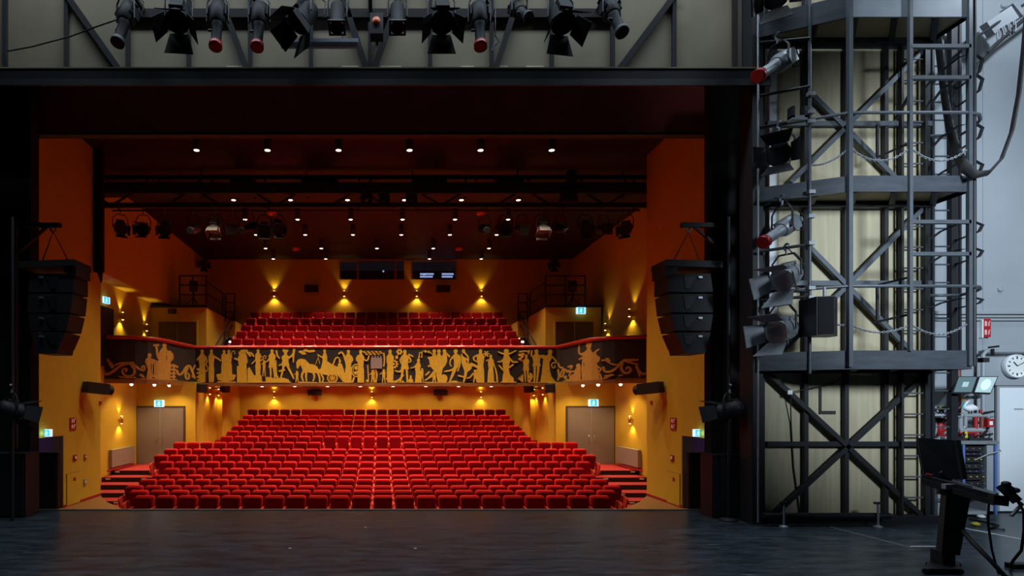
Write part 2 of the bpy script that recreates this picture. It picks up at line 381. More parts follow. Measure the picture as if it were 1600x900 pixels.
# balcony end boxes with doors, follow spot platforms above
BX = 24.4
for sd, f in (('left', lambda x: x), ('right', mir)):
    xi = -7.4
    m = MB().bb(*sorted((f(-9.76), f(xi))), BX, 29.5, 3.05, 5.83)
    struct('wall_%s_balcony_doors' % sd, m, M['ochre'])
    m = MB().bb(*sorted((f(-9.78), f(xi+.03))), BX-.05, 29.5, 5.80, 5.90)
    struct('floor_%s_platform' % sd, m, M['black'])
    m = MB()
    for k in range(6): m.bb(*sorted((f(-7.4), f(-6.98))), 24.6+.8*k, 29.5, 3.0+.42*k, 3.0+.42*(k+1)+.05)
    struct('floor_%s_balcony_stair' % sd, m, M['dark_step'])
    m = MB().bb(*sorted((f(-7.38), f(-6.9))), 27.2, 29.5, 4.9, 5.62); struct('wall_%s_stair_end' % sd, m, M['ochre'])
    # doors
    for nm, d, x0, x1, z0, z1, dm in (('stalls', DD, X(214.5, DD), X(287, DD), -.675, Z(637, DD), 'door'), ('balcony', BX, X(248, BX), X(307, BX), 3.05, Z(503, BX), 'doord')):
        a, b = sorted((f(x0), f(x1))) if sd == 'left' else sorted((f(x0), f(x1)))
        fr = MB().bb(a-.07, a, d-.05, d, z0, z1+.07).bb(b, b+.07, d-.05, d, z0, z1+.07).bb(a, b, d-.05, d, z1, z1+.07)
        o = struct('door_%s_%s' % (nm, sd), fr, mat('door_frame', (.06, .035, .025), .6) if nm == 'stalls' else M['ochre'])
        c = (a+b)/2
        for s, p, q in ((-1, a, c-.012), (1, c+.012, b)):
            l = obj('leaf', MB().bb(p, q, d-.035, d-.002, z0+.01, z1), M[dm], o)
            hx = c+s*.11
            obj('handle', MB().tube([(hx, d-.035, z0+1.15), (hx, d-.09, z0+1.13), (hx, d-.09, z0+.88), (hx, d-.035, z0+.86)], .014, 6), M['chrome'], l)
        obj('astragal', MB().bb(c-.02, c+.02, d-.045, d-.03, z0+.01, z1), M['galv'], o)
# ---------------------------------------------------------------- stalls seats
def seat_parts(ends):
    P = {}
    Mb = Matrix.Translation((0, .10, 0)) @ Matrix.Rotation(R(-5), 4, 'X')
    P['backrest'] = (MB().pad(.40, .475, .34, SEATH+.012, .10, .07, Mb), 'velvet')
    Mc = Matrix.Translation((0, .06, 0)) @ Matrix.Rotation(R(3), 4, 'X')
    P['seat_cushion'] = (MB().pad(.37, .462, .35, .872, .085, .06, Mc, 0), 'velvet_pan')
    for i, sx in enumerate((-1, 1) if ends else (-1,)):
        a = MB()
        poly = [(-.29, .50), (-.30, .56), (-.27, .60), (-.2, .615), (.06, .63), (.10, .58), (.07, .12), (.07, 0), (-.12, 0), (-.12, .12)]
        Mr = Matrix.Translation((sx*PITCH/2, 0, 0)) @ Matrix(((0, 1, 0, 0), (1, 0, 0, 0), (0, 0, 1, 0), (0, 0, 0, 1)))
        a.prism(poly, -.024, .024, Mr)
        P['armrest%d' % i] = (a, 'armred')
    return P
def make_seat(ends):
    root = thing('theatre_seat', 'red velvet tip-up theatre seat', 'seat', (0, 0, 0))
    for k, (mb, mm) in seat_parts(ends).items(): obj(k.rstrip('01'), mb, M[mm], root)
    return root
proto = {0: make_seat(False), 1: make_seat(True)}; used = set()
ROWNAME = {15: 'front row of stalls'}
for i in range(14, 3, -1): ROWNAME[i] = ORD[15-i]+' stalls row from the stage'
def seat_at(x, d, z, label, group, ends):
    o = proto[ends] if ends not in used else copy_tree(proto[ends])
    used.add(ends); o.location = (x, d, z); o['label'] = label; o['group'] = group
rest = []
for i in range(15, -1, -1):
    n = NSEAT[i]
    for k in range(n):
        x = XC+(k-(n-1)/2)*PITCH
        if i == 6 and n/2-4.5 < k < n/2+1.6: continue
        if i == 0 and 4 < k < 9: continue
        if i >= 4:
            if k < n/2: lab = 'red velvet seat, %s from the left in the %s' % (ORD[k], ROWNAME[i])
            else: lab = 'red velvet seat, %s from the right in the %s' % (ORD[n-1-k], ROWNAME[i])
            seat_at(x, rd[i], rz[i], lab, 'red stalls seats', 1 if k == n-1 else 0)
        else: rest.append((x, rd[i], rz[i]))
for i in range(5):
    n = 24
    for k in range(n): rest.append((XC+(k-(n-1)/2)*PITCH, bd[i], bz[i]))
vs, fs, sm, mi = [], [], [], []
src = []; mlist = ['velvet', 'velvet_pan', 'armred']
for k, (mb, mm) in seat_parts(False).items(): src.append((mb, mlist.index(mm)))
for x, d, z in rest:
    for mb, q in src:
        n = len(vs); vs += [(p[0]+x, p[1]+d, p[2]+z) for p in mb.v]; fs += [[n+a for a in f] for f in mb.f]; sm += mb.sm; mi += [q]*len(mb.f)
me = bpy.data.meshes.new('theatre_seating'); me.from_pydata(vs, [], fs)
me.polygons.foreach_set('use_smooth', sm); me.polygons.foreach_set('material_index', mi)
for q in mlist: me.materials.append(M[q])
me.update(); o = bpy.data.objects.new('theatre_seating', me); C.objects.link(o)
tag(o, 'red velvet seats filling the balcony and the rear rows of stalls', 'seats'); o['kind'] = 'stuff'
# folded red cover over four seats of the last stalls row
c = MB(); x0, x1 = XC-6.5*PITCH-.24, XC-3.5*PITCH+.24
c.pad(x1-x0, x1-x0, .30, .9, .12, .05, Matrix.Translation(((x0+x1)/2, 28.3, rz[0])))
tag(obj('seat_cover', c, M['velvet']), 'long plain red cover over seats in the last stalls row', 'cover')

# ================================================================ BALCONY FRONT with its gold relief
fr = thing('balcony_front', 'charcoal balcony front with gold classical figures and a red handrail', 'balcony front', (XC, 24, 2.56))
def ribbon(pts, z0, z1, th=.10):
    n = len(pts); vs = []
    for x, y in pts: vs += [(x, y, z0), (x, y, z1), (x, y+th, z1), (x, y+th, z0)]
    fs = []
    for i in range(n-1):
        for k in range(4): fs.append((i*4+k, i*4+(k+1) % 4, i*4+4+(k+1) % 4, i*4+4+k))
    fs += [(0, 1, 2, 3), (4*n-1, 4*n-2, 4*n-3, 4*n-4)]
    return MB().add(vs, [f[::-1] for f in fs])
CR = [(mir(x), y) for x, y in curve]
obj('side_panel', ribbon(curve, 2.56, 4.06), M['panel'], fr)
obj('side_panel', ribbon(CR[::-1], 2.56, 4.06), M['panel'], fr)
obj('centre_panel', ribbon([curve[-1], CR[-1]], 2.56, 4.06), M['panel'], fr)
def rail(pts, z, r, dy): return MB().tube([(x, y+dy, z) for x, y in pts], r, 10, .75)
obj('handrail', rail(curve+[curve[-1]]*0+[(x, y) for x, y in [CR[-1]]]+CR[::-1][1:], 4.09, .10, .05), M['railred'], fr)
obj('lower_trim', ribbon([(x, y-.03) for x, y in front], 2.46, 2.60, .06), M['wood'], fr)

# relief shapes are drawn on the unrolled panel and laid onto its surface
from mathutils.geometry import tessellate_polygon
def surf_px(px):                                   # where the panel stands in the direction of a column of the photo
    best = None; k = (px-PX)/F
    for (x0, y0), (x1, y1) in zip(front, front[1:]):
        den = (x1-x0)-k*(y1-y0)
        if abs(den) < 1e-9: continue
        t = (k*y0-x0)/den
        if -.001 <= t <= 1.001:
            y = y0+(y1-y0)*t; return Vector((x0+(x1-x0)*t, y, 0))
    return Vector((k*24.05, 24.05, 0))
class Relief:
    def __init__(s, curved=True): s.mb = MB(); s.k = 0; s.curved = curved
    def poly(s, pts):
        s.k += 1; th = .016+.00023*(s.k % 211); n = len(pts)
        tri = tessellate_polygon([[Vector((x, y, 0)) for x, y in pts]])
        P = [(s.ox+u/s.sc, s.oy+v/s.sc) for u, v in pts]; T = [tuple(P[i] for i in t) for t in tri]
        lim = 5.0 if s.curved else 400
        out = []
        while T:
            t = T.pop(); L = [abs(t[i][0]-t[(i+1) % 3][0]) for i in range(3)]; m = max(L)
            if m > lim:
                i = L.index(m); a, b, c = t[i], t[(i+1) % 3], t[(i+2) % 3]; q = ((a[0]+b[0])/2, (a[1]+b[1])/2); T += [(a, q, c), (q, b, c)]
            else: out.append(t)
        def put(px, py, off):
            p = surf_px(px); z = max(2.60, min(4.0, Z(py, p.y))); return (p.x, p.y-off, z)
        for t in out:
            if (t[1][0]-t[0][0])*(t[2][1]-t[0][1])-(t[1][1]-t[0][1])*(t[2][0]-t[0][0]) > 0: t = t[::-1]
            s.mb.add([put(x, y, th) for x, y in t], [(0, 1, 2)])
        for i in range(n):
            a, b = P[i], P[(i+1) % n]; s.mb.add([put(*a, th), put(*b, th), put(*b, -.01), put(*a, -.01)], [(0, 1, 2, 3)])
    def ell(s, x, y, rx, ry=None, n=12): 
        ry = ry or rx; s.poly([(x+rx*math.cos(2*math.pi*i/n), y+ry*math.sin(2*math.pi*i/n)) for i in range(n)])
    def st(s, pts, w0, w1=None):
        w1 = w0 if w1 is None else w1
        P = [Vector(p) for p in pts]
        if len(P) > 2:                               # soften
            Q = [P[0]]
            for a, b in zip(P, P[1:]): Q += [a.lerp(b, .25), a.lerp(b, .75)]
            P = Q+[P[-1]]
        n = len(P); L, Rr = [], []
        for i, p in enumerate(P):
            t = (P[min(i+1, n-1)]-P[max(i-1, 0)]).normalized(); w = (w0+(w1-w0)*i/(n-1))/2
            q = Vector((-t.y, t.x))*w; L.append(p+q); Rr.append(p-q)
        for i in range(n-1): s.poly([tuple(L[i]), tuple(L[i+1]), tuple(Rr[i+1]), tuple(Rr[i])])
        s.ell(P[0].x, P[0].y, w0/2, n=8); s.ell(P[-1].x, P[-1].y, w1/2, n=8)
    def ring(s, x, y, rx, ry, w, n=20):
        for i in range(n):
            a, b = 2*math.pi*i/n, 2*math.pi*(i+1)/n
            s.poly([(x+rx*math.cos(a), y+ry*math.sin(a)), (x+rx*math.cos(b), y+ry*math.sin(b)), (x+(rx-w)*math.cos(b), y+(ry-w)*math.sin(b)), (x+(rx-w)*math.cos(a), y+(ry-w)*math.sin(a))])
    def drape(s, x, yh, yb, w, lean=0, hem=1.0, hat=0):      # robed standing figure: head, shoulders, waist, flared hem
        r = w*.22; s.ell(x+lean, yh, r, r*1.3); H = yb-yh
        if hat: s.poly([(x+lean-r*1.5, yh-r*1.0), (x+lean+r*1.5, yh-r*1.0), (x+lean+r, yh), (x+lean-r, yh)])
        s.poly([(x+lean-w*.12, yh+r*.9), (x+lean+w*.12, yh+r*.9), (x+w*.5, yh+H*.17), (x+w*.42, yh+H*.34), (x+w*.36, yh+H*.45), (x+w*.46, yh+H*.62), (x+w*.5*hem, yb), (x-w*.5*hem, yb), (x-w*.45, yh+H*.62), (x-w*.34, yh+H*.45), (x-w*.45, yh+H*.33), (x-w*.48, yh+H*.17)])
    def man(s, x, yh, yb, w, l1, l2, tunic=.55):            # tunic figure with two legs ending at l1, l2
        r = w*.22; s.ell(x, yh, r, r*1.3); H = yb-yh; yt = yh+H*tunic
        s.poly([(x-w*.12, yh+r*.9), (x+w*.12, yh+r*.9), (x+w*.52, yh+H*.17), (x+w*.38, yh+H*.36), (x+w*.5, yt), (x-w*.5, yt), (x-w*.36, yh+H*.36), (x-w*.5, yh+H*.17)])
        for q, l in ((-.22, l1), (.22, l2)): s.st([(x+w*q, yt-8), ((x+w*q+l[0])/2+w*.04, (yt+l[1])/2), l], w*.30, w*.16)
    def child(s, x, yh, yb, w): 
        s.ell(x, yh, w*.3); s.poly([(x-w*.4, yh+w*.3), (x+w*.4, yh+w*.3), (x+w*.3, (yh+yb)/2+w*.3), (x-w*.3, (yh+yb)/2+w*.3)])
        s.st([(x-w*.18, (yh+yb)/2+w*.2), (x-w*.35, yb)], w*.3, w*.2); s.st([(x+w*.18, (yh+yb)/2+w*.2), (x+w*.3, yb)], w*.3, w*.2)
        s.st([(x-w*.35, yh+w*.5), (x-w*.9, yh+w*.9)], w*.22, w*.15)
def frame(r, ox, oy, sc): r.ox, r.oy, r.sc = ox, oy, sc
# left curved panel
a = Relief(); frame(a, 150, 520, 6.667)
a.st([(75, 385), (90, 405), (75, 430), (130, 432), (190, 395), (260, 340), (330, 318), (390, 330), (430, 360), (470, 390), (508, 388), (512, 352), (485, 345), (480, 365)], 26, 20)
a.st([(118, 276), (140, 305), (170, 350)], 26, 38); a.st([(200, 340), (250, 315), (390, 312)], 14, 20)
a.st([(375, 345), (405, 380), (400, 430), (360, 455), (310, 450), (275, 415), (280, 380), (310, 370), (325, 388), (312, 402)], 26, 16)
a.st([(240, 455), (280, 462), (340, 470), (410, 465)], 10, 12)
a.ell(560, 236, 19, 24); a.poly([(520, 275), (545, 255), (590, 270), (630, 285), (620, 305), (575, 315), (572, 360), (585, 480), (525, 480), (545, 375), (512, 310)])
a.st([(588, 320), (588, 465)], 9); a.st([(612, 320), (612, 465)], 9); a.st([(575, 318), (655, 318)], 14)
a.ell(716, 128, 20, 26); a.poly([(702, 148), (730, 148), (745, 180), (790, 215), (782, 290), (660, 292), (650, 240), (668, 188)])
a.st([(668, 265), (650, 265), (638, 205), (632, 150)], 24, 20); a.st([(610, 132), (650, 128)], 22)
a.st([(770, 195), (802, 232), (800, 275), (765, 300)], 20, 16)
a.poly([(655, 288), (775, 288), (782, 350), (770, 485), (618, 485), (622, 300)])
a.st([(470, 478), (840, 490)], 14)
a.st([(470, 440), (500, 460)], 26, 16); a.st([(600, 450), (640, 440)], 22)
for y in (345, 385, 425, 460): a.st([(785, y), (832, y-12), (812, y+14)], 20, 14)
a.st([(800, 335), (850, 355)], 20)
a.st([(845, 395), (860, 440), (905, 425), (940, 352), (980, 338), (1000, 390), (1032, 470)], 22, 18)
a.st([(960, 360), (932, 420), (940, 480), (972, 482), (972, 430), (950, 420)], 20, 14); a.st([(1000, 405), (1034, 340)], 14); a.st([(1005, 450), (1035, 470)], 16)
left_relief = a
# centre panel
b = Relief(False); frame(b, 150, 520, 6.667)
b.drape(1106, 195, 515, 76, hem=.9); b.st([(1075, 255), (1050, 285)], 20, 12); b.st([(1140, 250), (1160, 300), (1140, 330)], 18, 12); b.ring(1135, 370, 36, 40, 10)
for y in (380, 420, 460, 495): b.ell(1062, y, 14, 12)
b.drape(1203, 192, 515, 64, hem=.8); b.st([(1225, 240), (1250, 260)], 16)
b.st([(1228, 245), (1262, 262), (1300, 290)], 18, 14)
b.drape(1335, 195, 440, 60); b.drape(1385, 195, 440, 66); b.st([(1405, 235), (1420, 190), (1445, 190), (1445, 220)], 8)
b.poly([(1255, 435), (1300, 425), (1345, 440), (1400, 425), (1460, 440), (1440, 490), (1380, 505), (1320, 505), (1270, 490)]); b.st([(1270, 512), (1450, 512)], 14)
b.drape(1520, 200, 520, 84); b.st([(1545, 235), (1580, 290), (1560, 330)], 18, 14); b.st([(1500, 230), (1490, 205), (1520, 195)], 16); b.ell(1560, 190, 26, 16); b.st([(1490, 285), (1448, 268)], 18)
b.poly([(1470, 350), (1500, 340), (1510, 520), (1470, 520)]); b.st([(1585, 210), (1610, 240)], 22)
frame(b, 380, 530, 7.62)
b.drape(12, 140, 520, 70); b.st([(50, 165), (100, 160), (125, 205)], 24, 14)
b.poly([(52, 520), (55, 350), (75, 335), (130, 430), (215, 425), (230, 520)])
b.drape(178, 138, 440, 70, hem=.7); b.st([(150, 250), (105, 292)], 18, 12); b.st([(200, 262), (245, 232)], 16, 12)
b.st([(210, 200), (235, 225), (250, 195), (275, 200), (265, 230)], 9); b.child(250, 262, 440, 44)
b.man(345, 142, 470, 84, (328, 462), (378, 470), .60); b.st([(310, 235), (290, 268), (245, 268)], 20, 14); b.st([(398, 140), (405, 195), (430, 225)], 20, 16); b.st([(385, 260), (390, 420), (410, 460)], 22, 26)
b.poly([(270, 450), (300, 450), (400, 470), (480, 460), (540, 480), (560, 525), (270, 525)]); b.st([(60, 512), (570, 516)], 14)
b.man(505, 160, 470, 92, (440, 490), (602, 468), .52); b.poly([(470, 120), (540, 130), (535, 150), (475, 150)])
b.st([(540, 228), (585, 195), (605, 150)], 24, 16); b.st([(478, 270), (462, 300), (430, 312)], 20, 14); b.st([(495, 365), (435, 380)], 18)
b.st([(608, 120), (600, 190), (600, 275)], 30, 10)
for x, y in ((690, 150), (720, 170), (745, 135), (790, 145), (825, 140)): b.ell(x, y, 32, 15)
b.poly([(632, 275), (655, 242), (690, 232), (735, 240), (765, 268), (790, 295), (840, 300), (880, 325), (902, 370), (885, 402), (820, 402), (765, 395), (720, 400), (702, 350), (682, 305), (662, 330), (652, 355), (636, 345)])
b.st([(718, 385), (692, 440), (715, 495)], 30, 16); b.st([(752, 385), (748, 450), (755, 495)], 28, 16); b.st([(830, 390), (852, 440), (832, 500)], 28, 15); b.st([(880, 385), (910, 450), (912, 510)], 28, 15)
b.st([(670, 512), (880, 518)], 14); b.child(642, 388, 515, 42)
b.ell(970, 140, 16, 24); b.poly([(960, 160), (985, 160), (1000, 205), (1000, 260), (1035, 285), (1000, 370), (920, 370), (945, 270), (945, 200)]); b.st([(955, 220), (925, 210), (888, 182)], 18, 12)
b.st([(890, 190), (910, 290)], 6); b.st([(890, 225), (862, 302)], 6)
b.poly([(890, 365), (940, 345), (1030, 285), (1060, 300), (1130, 330), (1185, 370), (1232, 430), (1245, 520), (1190, 505), (1120, 425), (980, 425), (895, 402)])
b.ring(1062, 462, 66, 60, 14)
for k in range(5): g = math.pi*k/5; b.st([(1062-56*math.cos(g), 462-52*math.sin(g)), (1062+56*math.cos(g), 462+52*math.sin(g))], 9)
b.st([(930, 420), (960, 470), (940, 515)], 22, 12); b.st([(900, 515), (1230, 518)], 10)
b.ell(1150, 262, 15, 20); b.st([(1072, 298), (1100, 225), (1132, 212), (1160, 262)], 18, 12); b.poly([(1128, 295), (1150, 280), (1175, 295), (1200, 370), (1225, 520), (1180, 500), (1130, 380)])
b.drape(1253, 150, 520, 88, hem=.8); b.st([(1218, 250), (1200, 190), (1172, 150), (1140, 172)], 26, 18); b.st([(1288, 205), (1308, 250), (1262, 300)], 18, 14)
b.ring(1350, 372, 66, 80, 13); b.ring(1350, 372, 44, 56, 8); b.ell(1345, 345, 18, 22); b.ell(1360, 395, 20, 18); b.ell(1335, 400, 12, 20)
b.drape(1400, 150, 520, 84, hem=.95); b.st([(1365, 200), (1345, 242), (1370, 270)], 18, 14); b.st([(1430, 235), (1478, 265), (1500, 195)], 18, 12); b.st([(1320, 460), (1300, 515)], 22)
for k in range(10): b.ell(1440+16*k, 150+(k % 3)*16, 16, 7)
b.st([(1482, 310), (1492, 480)], 14); b.ell(1480, 495, 20, 18); b.child(1548, 375, 515, 54); b.st([(1580, 370), (1590, 420), (1580, 510)], 20)
frame(b, 580, 530, 7.62)
for k in range(8): b.ell(10+16*k, 150+(k % 3)*15, 16, 7)
b.child(18, 380, 515, 50); b.child(150, 372, 515, 52); b.st([(60, 380), (75, 430), (50, 500)], 14); b.st([(150, 170), (160, 240), (150, 320)], 20, 14)
b.drape(225, 148, 515, 92, hem=.75); b.ring(268, 296, 42, 44, 14); b.ell(268, 296, 14)
for k in range(10): g = 2*math.pi*k/10; b.ell(268+48*math.cos(g), 296+48*math.sin(g), 9)
b.st([(190, 470), (230, 515), (320, 500), (380, 430)], 30, 20)
for k in range(6): g = 2*math.pi*k/6; b.ell(335+24*math.cos(g), 150+24*math.sin(g), 14)
b.ell(303, 216, 18, 20); b.st([(310, 200), (330, 170)], 8)
b.man(400, 152, 520, 96, (342, 512), (428, 520), .56); b.st([(372, 365), (330, 392), (285, 375)], 26, 14); b.st([(445, 200), (478, 262), (450, 275)], 20, 14); b.st([(448, 180), (495, 205)], 14)
b.st([(365, 215), (340, 250), (365, 300)], 18, 14); b.ell(470, 495, 30, 26); b.st([(470, 440), (470, 470)], 22); b.ell(375, 505, 14); b.st([(300, 520), (640, 520)], 10)
b.ell(562, 252, 18, 20); b.poly([(548, 235), (578, 235), (575, 250), (548, 250)]); b.poly([(550, 272), (575, 272), (592, 320), (580, 360), (590, 410), (600, 520), (520, 520), (530, 400), (520, 350), (532, 300)]); b.st([(535, 310), (510, 335), (470, 345)], 16, 10); b.child(605, 360, 510, 44)
b.st([(575, 160), (570, 215)], 10); b.st([(605, 155), (602, 210)], 10); b.st([(575, 160), (605, 155)], 10); b.ell(568, 215, 10); b.ell(600, 212, 10)
b.st([(612, 135), (650, 160)], 8); b.st([(650, 160), (640, 130)], 8); b.st([(640, 132), (690, 165)], 8); b.st([(690, 165), (682, 140)], 8); b.st([(682, 140), (725, 178)], 8)
for x in (750, 806, 872): b.ell(x, 142, 21, 26); b.poly([(x-12, 160), (x+12, 160), (x+30, 210), (x-30, 210)])
b.poly([(668, 215), (740, 200), (900, 195), (905, 260), (885, 310), (850, 350), (838, 420), (860, 520), (795, 520), (770, 400), (700, 320), (690, 250)]); b.st([(890, 165), (930, 205)], 22)
b.ell(865, 468, 44, 50); b.st([(690, 390), (650, 425)], 18); b.st([(745, 390), (690, 460), (640, 490)], 26, 14); b.child(750, 410, 515, 54); b.st([(620, 515), (900, 520)], 14); b.ell(690, 320, 18, 12)
b.ell(1005, 142, 24, 30); b.poly([(990, 170), (1020, 170), (1062, 200), (1050, 270), (1030, 340), (985, 330), (985, 250), (965, 215)])
b.st([(975, 205), (940, 250), (935, 300), (955, 320)], 20, 12); b.st([(1010, 325), (965, 430), (932, 510)], 44, 16); b.st([(1000, 340), (960, 370), (872, 385)], 34, 14); b.st([(1055, 210), (1060, 290), (1030, 380)], 22, 14); b.st([(920, 518), (1070, 518)], 18); b.ell(990, 505, 40, 12)
b.ell(1098, 142, 20, 26); b.st([(1075, 180), (1080, 210), (1150, 250)], 18, 26); b.st([(1115, 165), (1158, 215), (1150, 290)], 20, 16)
b.poly([(1068, 215), (1110, 230), (1140, 290), (1200, 295), (1195, 350), (1150, 390), (1110, 380), (1080, 300)]); b.st([(1190, 300), (1245, 318), (1295, 355)], 40, 18); b.st([(1130, 370), (1120, 430), (1098, 515)], 40, 16); b.st([(1100, 450), (1040, 435)], 18); b.st([(1140, 465), (1180, 455), (1210, 410)], 16)
b.drape(1300, 142, 520, 92); b.st([(1262, 190), (1215, 215), (1222, 250), (1262, 270)], 20, 14); b.child(1240, 380, 515, 62)
for k in range(3): g = math.pi*k/3; b.st([(1370-34*math.cos(g), 175-34*math.sin(g)), (1370+34*math.cos(g), 175+34*math.sin(g))], 13)
b.drape(1422, 204, 515, 72, hem=1.1); b.st([(1445, 270), (1490, 390), (1500, 510)], 16); b.st([(1370, 260), (1385, 240), (1400, 262)], 10); b.st([(1390, 515), (1500, 515)], 14)
frame(b, 780, 520, 6.4)
b.ell(70, 185, 24, 26); b.poly([(55, 205), (85, 205), (110, 260), (100, 310), (92, 360), (105, 420), (140, 450), (145, 490), (30, 490), (35, 440), (45, 380), (30, 300), (40, 250)])
b.st([(60, 215), (20, 205), (-12, 190)], 20, 10); b.st([(80, 212), (120, 205), (165, 178)], 20, 10); b.st([(98, 255), (135, 295), (180, 292)], 18, 14); b.st([(40, 270), (15, 290), (-15, 290)], 18, 12); b.st([(45, 380), (15, 350), (-5, 325)], 18, 12); b.st([(95, 350), (135, 320)], 14); b.st([(15, 495), (165, 495)], 12)
for x, y in ((205, 222), (225, 240), (205, 262), (235, 215), (222, 275)): b.ell(x, y, 16, 14)
b.man(268, 235, 490, 66, (262, 488), (288, 488), .55); b.st([(205, 190), (250, 180), (300, 190)], 16, 12); b.st([(300, 175), (290, 210)], 12)
for k in range(4): b.st([(235, 490), (190+15*k, 455-12*k)], 10)
b.man(372, 188, 490, 84, (350, 488), (375, 488), .48); b.st([(395, 240), (430, 225), (470, 240)], 16); b.st([(345, 240), (318, 232), (325, 180)], 18, 12); b.st([(300, 490), (330, 430), (310, 410)], 18); b.ell(310, 440, 26, 16)
b.ell(508, 192, 22, 26); b.poly([(490, 212), (520, 212), (528, 250), (500, 300), (505, 380), (525, 450), (560, 495), (410, 495), (425, 410), (435, 320), (440, 260)]); b.st([(515, 230), (550, 260), (568, 290)], 18, 12); b.st([(450, 255), (425, 245)], 16)
b.st([(565, 300), (530, 300), (518, 330), (540, 355), (560, 345), (552, 325)], 14, 9); b.st([(520, 450), (560, 500)], 18); b.st([(300, 498), (560, 498)], 10)
# right curved panel
c = Relief(); frame(c, 780, 520, 6.4)
c.st([(590, 305), (600, 345), (640, 350), (650, 400), (620, 450), (605, 420), (640, 360), (670, 370)], 18, 14); c.st([(588, 370), (600, 440), (585, 470)], 16); c.st([(650, 450), (700, 480)], 14); c.st([(690, 340), (735, 325), (715, 355)], 16); c.ell(690, 385, 30, 14); c.ell(660, 440, 18, 12)
c.ell(790, 332, 22, 24); c.poly([(765, 355), (812, 345), (812, 480), (695, 480), (705, 430), (745, 410)]); c.st([(760, 385), (720, 385), (695, 430)], 18, 12)
c.ell(893, 130, 26, 28); c.poly([(868, 100), (925, 100), (915, 135), (872, 125)]); c.poly([(880, 155), (908, 155), (925, 190), (965, 205), (990, 250), (975, 290), (830, 290), (830, 200), (865, 180)])
c.st([(850, 210), (800, 215), (795, 170), (798, 120)], 22, 12); c.st([(950, 210), (965, 185), (995, 165)], 22, 12); c.st([(960, 240), (1005, 245), (985, 290)], 20, 14)
c.poly([(830, 285), (970, 285), (985, 340), (1000, 470), (830, 475), (820, 350)]); c.st([(640, 482), (1020, 472)], 12); c.st([(800, 265), (825, 250)], 14); c.st([(990, 340), (1020, 360), (1000, 385)], 14); c.st([(985, 400), (1010, 420), (1018, 465)], 16)
c.ell(1040, 275, 22, 10); c.ell(1080, 262, 18, 10); c.ell(1095, 280, 16, 12); c.st([(1060, 272), (1100, 305), (1150, 320), (1190, 318)], 16, 12)
c.st([(1040, 348), (1050, 390), (1110, 392), (1170, 355), (1210, 300), (1255, 272)], 24, 20); c.poly([(1245, 262), (1392, 262), (1380, 282), (1300, 285), (1392, 315), (1375, 325), (1280, 300), (1245, 285)])
c.st([(1225, 310), (1212, 350), (1240, 400), (1285, 405), (1315, 375), (1300, 345), (1270, 345), (1268, 368)], 28, 14)
c.st([(1370, 340), (1390, 385), (1430, 415), (1475, 405), (1488, 370), (1465, 365)], 26, 14); c.st([(1480, 360), (1490, 325)], 14); c.st([(1390, 400), (1400, 430)], 14)
c.ell(1080, 432, 34, 12); c.ell(1120, 422, 24, 10); c.ell(1062, 452, 20, 8); c.st([(1195, 430), (1230, 422)], 12)
obj('gold_relief', b.mb, M['gold'], fr)['label'] = 'gold procession of robed figures with horse and chariot'
obj('gold_relief', left_relief.mb, M['gold2'], fr)['label'] = 'gold seated figure between scrolling tendrils'
obj('gold_relief', c.mb, M['gold2'], fr)['label'] = 'gold seated figure with raised arm and scrolling tendrils'
pq = MB(); p0, p1 = X(579.5, 24.05), X(597, 24.05); pq.bb(p0, p1, 24.0, 24.05, Z(576, 24.05), Z(559, 24.05))
pq = obj('grey_plaque', pq, M['greyplate'], fr)
for k in range(4): obj('knob', MB().box((p0+.06+k*(p1-p0-.12)/3, 24.02, Z(557.8, 24.05)), (.05, .05, .09)), M['greyplate'], pq)

# ================================================================ HALL LAMPS
def downlight(px, d, lab):
    x = X(px, d); t = thing('ceiling_downlight', lab, 'ceiling light', (x, d, 8.7), 'house lights in the auditorium ceiling')
    obj('housing', MB().lathe([(.085, 0), (.10, 0), (.10, .41)], Matrix.Translation((x, d, 8.7))), M['black'], t)
    obj('lens', MB().lathe([(.001, -.012), (.06, -.008), (.083, .004)], Matrix.Translation((x, d, 8.7))), M['glow'], t)
    light('downlight', 'SPOT', (x, d, 8.66), DOWN_P*(.85 if d > 25 else 1), WHITE, (x, d, 0), .08, 64 if d > 25 else 90, .55, parent=t)
ROWS = [(15.8, [307, 418, 529, 640, 751, 862], 'row nearest the stage'), (19.7, [365, 454, 543, 632, 721, 810], 'second row, behind the truss'),
        (21.8, [383, 465, 548, 629, 711, 794], 'third row'), (23.8, [400, 477, 551.5, 627, 703, 776], 'fourth row'),
        (25.9, [415, 502, 589, 677, 764], 'fifth row'), (27.8, [427, 509, 671, 752], 'last row by the booth windows')]
for d, ps, nm in ROWS:
    for k, p in enumerate(ps): downlight(p, d, 'black cylinder ceiling light, %s from left in the %s' % (ORD[k], nm))
for k, (px, d, lab) in enumerate([(425, 22.2, 'small orange ceiling sensor left of the hanging spotlights'), (752, 22.2, 'small orange ceiling sensor right of the booth'), (462, 27.4, 'small reddish ceiling vent above the left booth window'), (717, 27.4, 'small reddish ceiling vent above the right booth window')]):
    v = MB().lathe([(.16, 9.02), (.2, 9.06), (.2, 9.1)], Matrix.Translation((X(px, d), d, 0)))
    tag(obj('ceiling_sensor', v, M['orangetint']), lab, 'ceiling sensor')  # reddish light on these boxes is put into their colour
